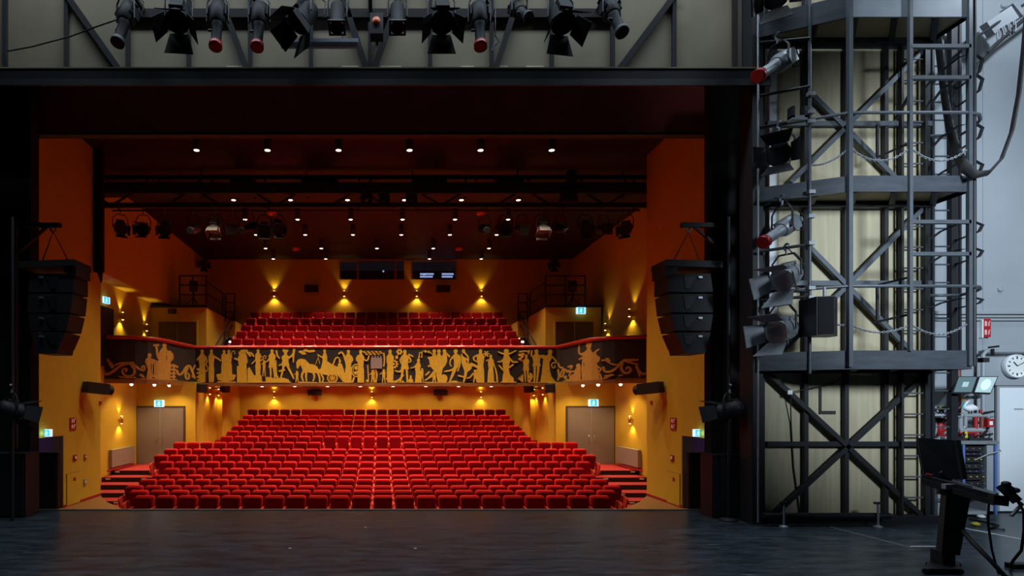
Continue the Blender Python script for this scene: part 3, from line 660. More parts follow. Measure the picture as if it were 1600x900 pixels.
# recessed lights in the underside of the balcony
for d in (24.9, 26.7, 28.5):
    for k in range(8):
        x = XC+(k-3.5)*1.62
        t = tag(obj('recessed_downlight', MB().lathe([(.05, 2.545), (.07, 2.545), (.07, 2.562)], Matrix.Translation((x, d, 0)), 12), M['glow']), 'small recessed downlight in the underside of the balcony', 'ceiling light', 'recessed downlights under the balcony')
        light('recessed', 'SPOT', (x, d, 2.53), SOFFIT_P*(.38 if d > 28 else 1.25), (1, .70, .38), (x, d+(.12 if d > 28 else 0), 0), .03, 92 if d < 28 else 150, .6)
for px, lab in ((205, 'outermost lamp under the left curved balcony front'), (241, 'middle lamp under the left curved balcony front'), (264, 'innermost lamp under the left curved balcony front'), (970, 'outermost lamp under the right curved balcony front'), (935, 'middle lamp under the right curved balcony front'), (911, 'innermost lamp under the right curved balcony front')):
    p = surf_px(px); 
    t = thing('soffit_lamp', 'small bright '+lab, 'ceiling light', (p.x, p.y+.02, 2.5), 'lamps under the balcony ends')
    obj('ring', MB().lathe([(.05, 2.44), (.06, 2.44), (.06, 2.52)], Matrix.Translation((p.x, p.y+.02, 0)), 12), M['brass'], t)
    obj('bulb', MB().ball((p.x, p.y+.02, 2.425), .052, 10, 6), M['glow_hot'], t)
    light('soffit', 'SPOT', (p.x, p.y+.35, 2.40), 70, (1, .68, .32), (p.x*1.02, p.y+.7, 0), .04, 130, .6)

def sconce(p, nrm, lab):
    p = Vector(p); n = Vector(nrm); c = p+n*.11
    t = thing('wall_sconce', lab, 'wall lamp', tuple(p), 'up and down wall lamps')
    T = Matrix.Translation(c)
    obj('body', MB().lathe([(.045, -.13), (.05, -.13), (.05, .13), (.045, .13)], T, 12), M['brass'], t)
    obj('bracket', MB().bar(p, c, .04, .06, up=(0, 0, 1)), M['brass'], t)
    obj('lens', MB().lathe([(.043, .131), (.02, .15), (.001, .155)], T, 12).lathe([(.001, -.155), (.02, -.15), (.043, -.131)], T, 12), M['glow_warm'], t)
    for s in (1, -1):
        light('sconce', 'SPOT', tuple(c+Vector((0, 0, .17*s))), SCONCE_P*(1.0 if s > 0 else 1.5), (1, .66, .20), tuple(c+Vector((0, 0, 2*s))-n*(.22 if s > 0 else -.1)), .03, 80 if s > 0 else 120, .7, parent=t)
WLN = 29.5
for px, lab in ((429, 'first from the left'), (538, 'second from the left'), (651, 'third from the left'), (752, 'rightmost')): sconce((X(px, WLN), WLN, Z(459.5, WLN)), (0, -1, 0), 'brass up-and-down wall lamp on the balcony back wall, '+lab)
for px, lab in ((429, 'leftmost'), (581, 'middle one'), (751, 'rightmost')): sconce((X(px, WLN), WLN, Z(616.5, WLN)), (0, -1, 0), 'brass wall lamp behind the last stalls row, '+lab)
sconce((-9.75, 21.4, Z(656, 21.4)), (1, 0, 0), 'brass wall lamp left of the left stalls doors')
sconce((9.33, 21.35, Z(656, 21.35)), (-1, 0, 0), 'brass wall lamp right of the right stalls doors')
sconce((-7.42, 24.6, Z(611, 24.6)), (1, 0, 0), 'brass wall lamp beside left stalls rear block, nearer the stage')
sconce((-7.42, 25.9, Z(613, 25.8)), (1, 0, 0), 'brass wall lamp beside left stalls rear block, farther from stage')
sconce((6.98, 25.9, Z(613, 25.5)), (-1, 0, 0), 'brass wall lamp beside right stalls rear block, farther from stage')
sconce((6.98, 24.5, Z(611, 23.9)), (-1, 0, 0), 'brass wall lamp beside right stalls rear block, nearer the stage')
sconce((-9.75, 21.5, Z(494, 21.5)), (1, 0, 0), 'brass wall lamp above left curved balcony front by the side door')
sconce((-9.75, 23.7, Z(512, 23.7)), (1, 0, 0), 'brass wall lamp beside the left balcony double doors')
sconce((9.33, 21.4, Z(489, 21.4)), (-1, 0, 0), 'brass wall lamp above right curved balcony front')
sconce((9.33, 23.7, Z(511, 23.7)), (-1, 0, 0), 'brass wall lamp beside the right balcony double doors')

# ---------------------------------------------------------------- exit signs
def exit_sign(c, lab, wd=.36, ht=.24, lit=True, face=(0, -1)):
    x, y, z = c; t = thing('exit_sign', lab, 'exit sign', c)
    fx, fy = face; A = Matrix.Translation(c) @ Matrix.Rotation(math.atan2(fx, -fy), 4, 'Z')
    obj('housing', MB().bb(-wd/2-.015, wd/2+.015, .0, .06, -ht/2-.015, ht/2+.015, A), M['signwhite'] if lit else M['black'], t)
    obj('face', MB().bb(-wd*.36, wd*.36, -.008, 0, -ht/2, ht/2, A), M['signteal'] if lit else M['signdark'], t)
    g = MB(); s = ht                                   # running person and a doorway
    g.lathe([(s*.07, 0), (s*.07, .006)], A @ Matrix.Translation((.0, -.008, s*.30)) @ Matrix.Rotation(R(90), 4, 'X'), 8)
    for a, b in (((0, .2), (-.05, -.05)), ((-.05, -.05), (.1, -.2)), ((.1, -.2), (.06, -.4)), ((-.05, -.05), (-.2, -.25)), ((-.2, -.25), (-.36, -.25)), ((0, .18), (.18, .05)), ((0, .18), (-.2, .1))):
        p, q = Vector((a[0]*s, -.011, a[1]*s)), Vector((b[0]*s, -.011, b[1]*s))
        g.bar(A @ p, A @ q, s*.09, .006, up=tuple((A.to_3x3() @ Vector((0, 1, 0)))))
    obj('pictogram', g, M['signwhite'] if lit else M['greyplate'], t)
    if lit: light('exit_glow', 'POINT', tuple(A @ Vector((0, -.12, 0))), 1.0, (.3, .8, 1), size=.1, parent=t)
exit_sign((X(249, 22.97), 22.93, Z(630.5, 22.97)), 'lit teal exit sign above the left stalls doors')
exit_sign((X(927, 22.97), 22.93, Z(629.5, 22.97)), 'lit teal exit sign above the right stalls doors')
exit_sign((X(907.5, 24.37), 24.33, Z(485.5, 24.37)), 'lit teal exit sign above the right balcony doors')
exit_sign((X(269, 24.37), 24.33, Z(486.5, 24.37)), 'small unlit dark green exit sign above the left balcony doors', .3, .16, False)
exit_sign((-9.68, 20.3, Z(469, 20.3)), 'lit pale exit sign over the dark door at the left balcony end', .3, .2, True, (1, -.35))
exit_sign((X(73, 14.2), 14.2, Z(676.5, 14.2)), 'lit exit sign above the left stage passage', .19, .15)
exit_sign((X(1091, 14.2), 14.2, Z(676.5, 14.2)), 'lit exit sign above the right stage passage', .19, .15)
# dark side door at the left balcony end
o = struct('door_balcony_side', MB().bb(-9.75, -9.70, 19.7, 20.9, 3.05, 5.15), M['black'])
obj('leaf', MB().bb(-9.72, -9.66, 19.8, 20.8, 3.05, 5.08), mat('navy_door', (.02, .025, .06), .5), o)

# ---------------------------------------------------------------- loudspeakers on the hall walls
def wall_speaker(c, lab, sz=(.42, .30, .26), yaw=0, tilt=12, bracket=None):
    t = thing('wall_speaker', lab, 'loudspeaker', c)
    A = Matrix.Translation(c) @ Matrix.Rotation(R(yaw), 4, 'Z') @ Matrix.Rotation(R(tilt), 4, 'X')
    w_, d_, h_ = sz
    m = MB().flat([(-w_/2, -d_/2), (w_/2, -d_/2), (w_*.36, d_/2), (-w_*.36, d_/2)], -h_/2, h_/2)
    m2 = MB(); m2.add(m.v, m.f, M=A); obj('cabinet', m2, M['black'], t)
    obj('grille', MB().bb(-w_/2+.02, w_/2-.02, -d_/2-.012, -d_/2, -h_/2+.02, h_/2-.02, A), M['rubber'], t)
    if bracket is not None: obj('bracket', MB().bar(A @ Vector((0, d_/2-.02, 0)), bracket, .05), M['black'], t)
for px, lab in ((492, 'left one'), (688, 'right one')): wall_speaker((X(px, 29.2), 29.2, Z(613, 29.2)), 'black loudspeaker on the wall behind the stalls, '+lab, (.72, .3, .28), 0, 8, (X(px, 29.2), 29.5, Z(611, 29.2)))
for px, lab in ((487, 'left one'), (692, 'right one')): wall_speaker((X(px, 29.2), 29.2, Z(451, 29.2)), 'black loudspeaker on the balcony back wall, '+lab, (.72, .3, .36), 0, 12, (X(px, 29.2), 29.5, Z(450, 29.2)))
wall_speaker((X(315, 23.2), 23.2, Z(606, 23.2)), 'black loudspeaker under the balcony by the left corner', (.34, .4, .34), 40, 10, (-7.42, 23.5, Z(606, 23.5)))
wall_speaker((X(861, 23.2), 23.2, Z(606, 23.2)), 'black loudspeaker under the balcony by the right corner', (.34, .4, .34), -40, 10, (6.98, 23.5, Z(606, 23.5)))
wall_speaker((X(351, 25.2), 25.2, Z(607, 25.2)), 'small black loudspeaker on the left inner wall, past the sconces', (.32, .36, .32), 50, 10, (-7.42, 25.3, Z(607, 25.3)))
wall_speaker((X(827, 25.2), 25.2, Z(607, 25.2)), 'small black loudspeaker on the right inner wall, past the sconces', (.32, .36, .32), -50, 10, (6.98, 25.3, Z(607, 25.3)))
def side_fill(px, lab, sg):
    c = (XC-sg*7.74, 16.22, Z(607, 16.22)); t = thing('side_speaker', lab, 'loudspeaker', c)
    A = Matrix.Translation(c) @ Matrix.Rotation(R(60*sg), 4, 'Z') @ Matrix.Rotation(R(5*sg), 4, 'Y')
    obj('cabinet', MB().bb(-.40, .27, -.13, .13, -.15, .15, A) if sg > 0 else MB().bb(-.27, .40, -.13, .13, -.15, .15, A), M['black'], t)
    obj('horn', MB().lathe([(.10, 0), (.13, .10), (.14, .14)], A @ Matrix.Translation((.26*sg, 0, -.01)) @ Matrix.Rotation(R(90*sg), 4, 'Y'), 12), M['rubber'], t)
    obj('bracket', MB().bar(c, ((JX+.01 if sg > 0 else mir(JX)-.01), c[1], c[2]), .07), M['black'], t)
side_fill(149, 'black horn loudspeaker on the left orange jamb', 1); side_fill(1020, 'black horn loudspeaker on the right orange jamb', -1)
# small square plates, fire signs and call points on the jambs
def plate(nm, px, py, d, w_, h_, mm, lab, cat, extra=None):
    if d is None:                                    # on a jamb wall, facing the hall's centre line
        wx_ = JX if px < PX else mir(JX); d = wx_*F/(px-PX); sg = 1 if px < PX else -1
        c = Vector((wx_, d, Z(py, d))); A = Matrix.Translation(c) @ Matrix.Rotation(R(90*sg), 4, 'Z')
    else: c = W(px, py, d); A = Matrix.Translation(c)
    t = thing(nm, lab, cat, tuple(c))
    obj('plate', MB().bb(-w_/2, w_/2, -.025, 0, -h_/2, h_/2, A), M[mm], t)
    if extra: extra(t, A, w_, h_)
def fire_pict(t, A, w_, h_):
    g = MB(); up = tuple(A.to_3x3() @ Vector((0, 1, 0)))
    V = lambda x, z: A @ Vector((x*w_, -.028, z*h_))
    for k in (1, -1):
        z = k*.24; g.bb(-w_*.28, -w_*.05, -.031, -.026, (z-.15)*h_, (z+.15)*h_, A)
        g.bar(V(.12, z-.15), V(.12, z+.1), w_*.12, .006, up); g.bar(V(.12, z+.1), V(.34, z+.16), w_*.1, .006, up)
    obj('pictogram', g, M['whitepaint'], t)
def dot(t, A, w_, h_): obj('button', MB().lathe([(w_*.25, 0), (w_*.25, .02)], A @ Matrix.Translation((0, -.024, 0)) @ Matrix.Rotation(R(90), 4, 'X'), 10), M['whitepaint'], t)
plate('fire_sign', 113, 662, None, .30, .32, 'red', 'red and white fire equipment sign on the left jamb', 'sign', fire_pict)
plate('fire_sign', 1053, 662, None, .30, .32, 'red', 'red and white fire equipment sign on the right jamb', 'sign', fire_pict)
plate('fire_call_point', 116.5, 715, None, .18, .15, 'red', 'red fire call point on the left jamb', 'call point', dot)
plate('fire_call_point', 1051, 715.5, None, .18, .15, 'red', 'red fire call point on the right jamb', 'call point', dot)
plate('wall_switch', 132.5, 714, None, .12, .15, 'wood', 'small ochre switch box on the left jamb', 'switch', dot)
plate('wall_socket', 132, 753, None, .12, .15, 'greybox', 'pale socket low on the left jamb', 'socket', dot)
plate('wall_plate', 156, 629.5, None, .12, .10, 'red', 'small dark red square plate on the left jamb edge', 'plate')
plate('wall_plate', 1018.5, 629, None, .12, .10, 'red', 'small dark red square plate on the right jamb edge', 'plate')
plate('wall_notice', 975, 659, 22.97, .2, .22, 'black', 'black box with red tag beside the right stalls doors', 'box', lambda t, A, w_, h_: obj('tag', MB().bb(.0, .07, -.02, 0, -.26, -.11, A), M['red'], t))
for px, lab in ((114, 'left'), (1053, 'right')):
    wx_ = JX if px < PX else mir(JX); d = wx_*F/(px-PX); sg = 1 if px < PX else -1
    c = Vector((wx_, d, Z(763, d))); A = Matrix.Translation(c) @ Matrix.Rotation(R(90*sg), 4, 'Z'); t = thing('hose_cabinet', 'flush ochre hose cabinet door low on the %s jamb' % lab, 'cabinet', tuple(c))
    obj('frame', MB().bb(-.34, .34, -.012, 0, -.43, .43, A), M['wood'], t); obj('door_panel', MB().bb(-.325, .325, -.022, -.012, -.415, .415, A), M['ochre'], t)
    obj('marker', MB().bb(-.02, .10, -.027, -.022, .20, .29, A), M['red'], t)

# ---------------------------------------------------------------- theatre lanterns
UP = Vector((0, 0, 1))
def lantern(kind, pivot, aim, lab, group, hang=.32, scale=1.0, lens='lens', rim='black', bodymat='blackgloss', pipe=True, cable=False, flare=1.0):
    p = Vector(pivot); f = Vector(aim).normalized(); s_ = f.cross(UP).normalized(); u = s_.cross(f).normalized()
    A = Matrix.Translation(p) @ Matrix(((s_.x, u.x, f.x, 0), (s_.y, u.y, f.y, 0), (s_.z, u.z, f.z, 0), (0, 0, 0, 1))) @ Matrix.Scale(scale, 4)
    nm = {'profile': 'profile_spotlight', 'fresnel': 'fresnel_spotlight', 'par': 'par_can'}[kind]
    t = thing(nm, lab, 'stage light', tuple(p), group)
    if kind == 'profile':
        b = MB().lathe([(.05, -.30), (.11, -.27), (.125, -.15), (.125, -.02), (.10, .03)], A, 12)
        b.bb(-.13, .13, -.03, .03, -.27, -.24, A); b.bb(-.135, -.12, -.09, .09, -.2, -.05, A); b.bb(.12, .135, -.09, .09, -.2, -.05, A)
        body = obj('lamp_house', b, M[bodymat], t)
        obj('barrel', MB().lathe([(.085, .0), (.085, .08), (.072, .10), (.072, .38)], A, 14), M[bodymat], t)
        obj('focus_knob', MB().lathe([(.018, 0), (.018, .05)], A @ Matrix.Translation((.07, 0, .15)) @ Matrix.Rotation(R(90), 4, 'Y'), 8), M['black'], t)
        obj('lens_ring', MB().lathe([(.075, .37), (.093, .37), (.093, .44), (.08, .44)], A, 14), M[rim], t)
        obj('lens', MB().lathe([(.001, .432), (.05, .428), (.079, .415)], A, 14), M[lens if rim != 'redgel' else 'redgel'], t)
        wd = .15
    elif kind == 'fresnel':
        b = MB().lathe([(.06, -.24), (.13, -.20), (.155, -.10), (.155, .10), (.165, .11), (.165, .15)], A, 16); b.bb(-.09, .09, .12, .18, -.16, .06, A)
        for k in range(3): b.bb(-.10, .10, .15, .165, -.12+.07*k, -.09+.07*k, A)
        obj('lamp_house', b, M[bodymat], t)
        obj('lens', MB().lathe([(.001, .15), (.08, .146), (.15, .135)], A, 16), M[lens], t)
        for k, (ax, q) in enumerate((('t', 1), ('t', -1), ('s', 1), ('s', -1))):
            a_, b_ = .13, .20
            L = .26*(.5+.5*flare); o_ = .13*flare; b_ = .13+.07*flare
            if ax == 't': poly = [(-a_, .15*q, .16), (a_, .15*q, .16), (b_, (.15+o_)*q, .16+L), (-b_, (.15+o_)*q, .16+L)]; th = (0, .008*q, 0)
            else: poly = [(.15*q, -a_, .16), (.15*q, a_, .16), ((.15+o_)*q, b_*.8, .14+L), ((.15+o_)*q, -b_*.8, .14+L)]; th = (.008*q, 0, 0)
            vs = poly+[tuple(Vector(v)+Vector(th)) for v in poly]
            obj('barn_door', MB().add(vs, [(0, 1, 2, 3), (7, 6, 5, 4), (0, 4, 5, 1), (1, 5, 6, 2), (2, 6, 7, 3), (3, 7, 4, 0)], M=A), M[bodymat], t)
        wd = .185
    else:
        obj('can', MB().lathe([(.05, -.22), (.10, -.18), (.10, .18), (.105, .2)], A, 14), M[bodymat], t)
        obj('lens', MB().lathe([(.001, .19), (.098, .18)], A, 14), M[lens], t)
        obj('gel_frame', MB().bb(-.12, .12, .09, .12, .19, .21, A).bb(-.12, .12, -.12, -.09, .19, .21, A).bb(-.12, -.09, -.12, .12, .19, .21, A).bb(.09, .12, -.12, .12, .19, .21, A), M['black'], t)
        wd = .13
    wd *= scale; h = hang
    yk = MB().tube([p+s_*wd, p+s_*wd+UP*h*.55, p+s_*wd*.55+UP*h*.82, p-s_*wd*.55+UP*h*.82, p-s_*wd+UP*h*.55, p-s_*wd], .014, 6)
    obj('yoke', yk, M['dsteel'], t)
    cl = MB().tube([p+UP*h*.8, p+UP*h], .018, 6); top = p+UP*(h+.035)
    cl.tube([top+Vector((0, .045*math.cos(g), .045*math.sin(g))) for g in [R(-90+40*k) for k in range(7)]], .016, 6)
    obj('clamp', cl, M['galv'], t)
    if cable:
        c0 = A @ Vector((0, -.02, -.28)); obj('power_cord', MB().tube([c0, c0+Vector((.05, .02, -.12)), c0+Vector((.14, .03, -.1)), c0+Vector((.16, .03, .1)), top], .008, 6), M['rubber'], t)
    return t

# front-of-house truss inside the hall with its lanterns
TD = 17.45
tr = thing('lighting_truss', 'black steel lighting truss spanning the hall in front of the ceiling', 'truss', (0, TD, 7.7))
x0, x1 = -9.0, 9.3; zt, zm, zb = Z(263, TD), Z(296, TD), Z(321, TD)
for y, z, th in ((TD, zb, .13), (TD, zm, .32), (TD+.75, zt, .14), (TD+.75, zm+.1, .12)): obj('chord', MB().bar((x0, y, z), (x1, y, z), th), M['black'], tr)
n = 22
for k in range(n):
    xa = x0+(x1-x0)*k/n; xb = x0+(x1-x0)*(k+1)/n
    if k % 3 != 2: obj('brace', MB().bar((xa, TD, zb if k % 2 else zm), (xb, TD, zm if k % 2 else zb), .055), M['black'], tr)
    if k % 2 == 0: obj('brace', MB().bar((xa, TD+.75, zm), ((xa+xb)/2, TD+.75, zt), .045), M['black'], tr)
    if k % 4 == 0: obj('hanger', MB().bar((xa, TD+.75, zt), (xa, TD+.75, 9.1), .04), M['black'], tr)
    if k % 2 == 0: obj('cross_tie', MB().bar((xa, TD, zm), (xa, TD+.75, zt), .045), M['black'], tr)
for a, b in ((X(175, TD), X(225, TD)), (X(300, TD), X(345, TD)), (X(515, TD), X(560, TD)), (X(860, TD), X(1000, TD)), (X(820, TD), X(850, TD)), (X(622, TD), X(640, TD)), (X(722, TD), X(740, TD))):
    obj('hanging_pipe', MB().tube([(a, TD, Z(329, TD)), (b, TD, Z(329, TD))], .025, 8), M['dsteel'], tr)
obj('hanging_pipe', MB().tube([(X(225, TD), TD, Z(329, TD)), (X(860, TD), TD, Z(329, TD))], .022, 8), M['black'], tr)
for px in (185, 300, 420, 560, 650, 760, 880, 990): obj('hanger', MB().bar((X(px, TD), TD, zb), (X(px, TD), TD, Z(329, TD)), .03), M['black'], tr)
g = 'lanterns hanging on the hall truss'
fl = [(188, 356, 'fresnel', (.5, -.7, -.4), 'leftmost lantern on the truss, against the orange wall'), (224, 359, 'fresnel', (.1, -1, -.3), 'second lantern on the truss, against the orange wall'), (258, 358, 'fresnel', (.2, -1, -.5), 'dark third lantern on the truss'),
      (302, 358, 'profile', (.1, -1, -.4), 'lantern on the truss left of the shining domed one'), (336, 353, 'fresnel', (0, -.5, -1), 'shining domed lantern on the left half of the truss'), (364, 358, 'par', (0, -1, -.3), 'small lantern on the truss right of the left shining dome'),
      (390, 356, 'profile', (-.4, -1, -.5), 'angled lantern on the truss, fourth from gap at centre'), (413, 359, 'fresnel', (.2, -1, -.5), 'lantern on the truss with glinting rim left of the centre gap'), (434, 356, 'fresnel', (.3, -.8, -.5), 'last lantern on the truss before the centre gap'),
      (757, 358, 'profile', (0, -1, -.4), 'first lantern on the truss after the centre gap'), (790, 357, 'fresnel', (-.2, -1, -.4), 'second lantern on the truss after the centre gap'), (815, 358, 'par', (.1, -1, -.4), 'glinting lantern on the truss left of the right shining dome'),
      (847, 353, 'fresnel', (0, -.5, -1), 'shining domed lantern on the right half of the truss'), (876, 358, 'profile', (.2, -1, -.5), 'lantern on the truss right of the right shining dome'), (914, 357, 'fresnel', (-.1, -1, -.5), 'dark fourth lantern from the right truss end'),
      (943, 359, 'par', (.1, -1, -.2), 'lantern with blue glint near the right truss end'), (978, 357, 'fresnel', (-.5, -.7, -.4), 'rightmost lantern on the truss, against the orange wall')]
for px, py, k, am, lab in fl:
    dome = 'domed' in lab
    lantern(k, (X(px, TD), TD, Z(py, TD)), am, lab, g, hang=Z(331, TD)-Z(py, TD), scale=1.15 if k != 'par' else 1.3, flare=.25, bodymat='galv' if dome else 'black', lens='lensglint' if ('glint' in lab) else 'lens')
for px, lab, mt in ((573, 'lensglint', 'left'), (600, 'lens', 'middle'), (643, 'lens', 'right')):
    p = (X(px, TD), TD-.05, Z(313, TD)); t = thing('moving_spotlight', 'small dark projector inside the truss at centre, %s one' % mt, 'stage light', p)
    obj('case', MB().bb(p[0]-.17, p[0]+.17, TD-.1, TD+.25, p[2]-.1, p[2]+.12), M['black'], t)
    obj('lens', MB().lathe([(.001, .03), (.05, .02), (.07, 0)], Matrix.Translation((p[0], TD-.1, p[2])) @ Matrix.Rotation(R(90), 4, 'X'), 12), M[lab], t)
    obj('clamp', MB().bar((p[0], TD+.05, p[2]+.1), (p[0], TD+.0, zm), .05), M['galv'], t)
for px, py, wd, lab in ((500, 277, 1.1, 'dark equipment box on the truss left of centre'), (672, 280, 1.0, 'dark equipment box on the truss right of centre'), (380, 277, .7, 'dark equipment box on the left truss half'), (795, 276, .8, 'dark equipment box on the right truss half')):
    c = W(px, py, TD+.4); t = thing('truss_box', lab, 'equipment box', tuple(c))
    obj('case', MB().bb(c.x-wd/2, c.x+wd/2, TD+.15, TD+.7, zm+.08, zm+.42), M['black'], t); obj('lid', MB().bb(c.x-wd/2-.02, c.x+wd/2+.02, TD+.13, TD+.72, zm+.42, zm+.46), M['dsteel'], t)
c = W(893, 290, TD-.1); t = thing('truss_motor', 'dark hoist motor with chain bag on the right truss half', 'hoist', tuple(c))
obj('motor', MB().lathe([(.1, -.2), (.16, -.15), (.16, .15), (.1, .2)], Matrix.Translation((c.x, c.y, c.z+.25)), 12), M['black'], t)
obj('chain_bag', MB().lathe([(.26, -.5), (.30, -.42), (.20, -.05), (.08, .08)], Matrix.Translation((c.x-.1, c.y, c.z-.05)), 12), M['rubber'], t)
# black batten down the left jamb
BQ = 16.6; bm = MB().bb(X(145.5, BQ)+.01, X(159.5, BQ), BQ, BQ+.15, Z(424, BQ), 9.08); t = thing('cable_boom', 'black boom hanging down the left orange jamb', 'boom', (X(152, BQ), BQ, 9))
obj('batten', bm, M['matteblack'], t); obj('tail', MB().prism([(X(150, BQ), Z(423.8, BQ)), (X(159, BQ), Z(423.8, BQ)), (X(157.5, BQ), Z(441, BQ)), (X(156.5, BQ), Z(441, BQ))], BQ+.03, BQ+.08), M['black'], t)

# ---------------------------------------------------------------- line arrays on swing brackets at both jambs
def line_array(sg, lab, cx, top):
    D = 9.15; f = lambda px: X(cx+sg*px, D)
    t = thing('line_array', lab, 'loudspeaker array', (f(0), D, top))
    zt_ = Z(414, D)
    # outline is given for the left array: flat back, curved face toward the hall
    obj('bumper', MB().bar((f(-38), D, zt_-.05), (f(48), D, zt_-.02), .10, .5), M['black'], t)
    obj('bumper_end', MB().prism([(f(28), Z(413, D)), (f(48), Z(420, D)), (f(48), Z(436, D)), (f(30), Z(430, D))], D-.22, D+.22), M['dsteel'], t)
    ys = [432, 463, 494, 522, 548]; xo = [43, 42, 38, 31, 20]; xi = [-22, -26, -26, -22, -16]
    for k in range(4):
        q = [(f(xi[k]), Z(ys[k], D)), (f(xo[k]), Z(ys[k], D)), (f(xo[k+1]+1), Z(ys[k+1]-3, D)), (f(xi[k+1]), Z(ys[k+1]-3, D))]
        cb = obj('cabinet', MB().prism(q, D-.20, D+.25), M['black'], t)
        gx = [(f(2), Z(ys[k]+5, D)), (f(20), Z(ys[k]+3, D)), (f(17), Z(ys[k+1]-8, D)), (f(10), Z(ys[k+1]-8, D))]
        obj('side_plate', MB().prism(gx, D-.215, D-.2), M['dsteel'], cb)
        obj('rigging', MB().bar((f(-8), D-.22, Z(ys[k]+6, D)), (f(-2), D-.22, Z(ys[k]+6, D)), .03), M['wire'], cb)
    obj('bottom_cap', MB().prism([(f(-18), Z(545, D)), (f(20), Z(545, D)), (f(18), Z(554, D)), (f(-14), Z(554, D))], D-.2, D+.25), M['black'], t)
    ax, az = f(1), Z(362, D)
    obj('sling', MB().tube([(f(-18), D, zt_), (ax, D, az), (f(26), D, Z(410, D))], .010, 6), M['dsteel'], t)
    obj('shackle', MB().tube([(ax+.04*math.cos(g), D, az+.045+.05*math.sin(g)) for g in [R(30*k) for k in range(12)]], .014, 6, closed=True), M['galv'], t)
    obj('bracket_arm', MB().bar((f(-62), D, Z(352, D)), (f(13), D, Z(352, D)), .07), M['black'], t)
    obj('bracket_strut', MB().bar((f(-55), D, Z(395, D)), (f(-8), D, Z(354, D)), .04), M['black'], t)
    obj('bracket_post', MB().bar((f(-58), D, Z(700, D)), (f(-58), D, Z(345, D)), .06), M['black'], t)
    return t
line_array(1, 'black hanging loudspeaker array left of the stage opening', 82, 4.4)
line_array(-1, 'black hanging loudspeaker array right of the stage opening', 1077, 4.4)
# dark boxes at the feet of the masking
def flight_box(nm, px0, px1, py0, d, dep, mm, lab, cat, py1=797):
    x0, x1, z1 = X(px0, d), X(px1, d), Z(py0, d); t = thing(nm, lab, cat, ((x0+x1)/2, d+dep/2, 0))
    obj('case', MB().bb(x0, x1, d, d+dep, 0, z1), M[mm], t)
    obj('front_grille', MB().bb(x0+.03, x1-.03, d-.012, d, .04, z1-.05), M['rubber' if mm != 'brownbox' else 'brownbox'], t)
    obj('edge_trim', MB().bb(x0-.006, x1+.006, d-.016, d+dep, z1, z1+.012), M['black'], t)
flight_box('bass_speaker', 1113, 1160, 712, 8.9, .33, 'black', 'black bass loudspeaker cabinet at the foot of the right masking', 'loudspeaker')
flight_box('bass_speaker', -20, 40, 710, 8.95, .36, 'black', 'black bass loudspeaker cabinet at the far left stage edge', 'loudspeaker')
flight_box('stage_panel', 42, 90, 708, 9.62, .06, 'brownbox', 'dark brown board standing in the left passage', 'board')
flight_box('stage_panel', 1076, 1113, 708, 9.62, .06, 'brownbox', 'dark brown board standing in the right passage', 'board')
for px, py, lab in ((18, 640, 'black spotlight hanging before the left masking'), (1140, 640, 'black spotlight hanging before the right masking')):
    lantern('fresnel', (X(px, 8.7), 8.7, Z(py, 8.7)), (-.4 if px > 500 else .4, .8, -.25), lab, None, hang=.3, scale=.8, bodymat='black')
p = thing('light_boom', 'thin black vertical boom pipe before the right masking', 'boom', (X(1140, 8.7), 8.7, 0))
obj('pipe', MB().tube([(X(1140, 8.7), 8.72, 0), (X(1140, 8.7), 8.72, 4.6)], .024, 8), M['dsteel'], p); obj('base', MB().lathe([(.13, 0), (.13, .03), (.05, .05)], Matrix.Translation((X(1140, 8.7), 8.72, 0)), 16), M['black'], p)
p = thing('light_boom', 'thin black vertical boom pipe before the left masking', 'boom', (X(18, 8.7), 8.72, 0))
obj('pipe', MB().tube([(X(18, 8.7), 8.72, .0), (X(18, 8.7), 8.72, 4.6)], .024, 8), M['black'], p)

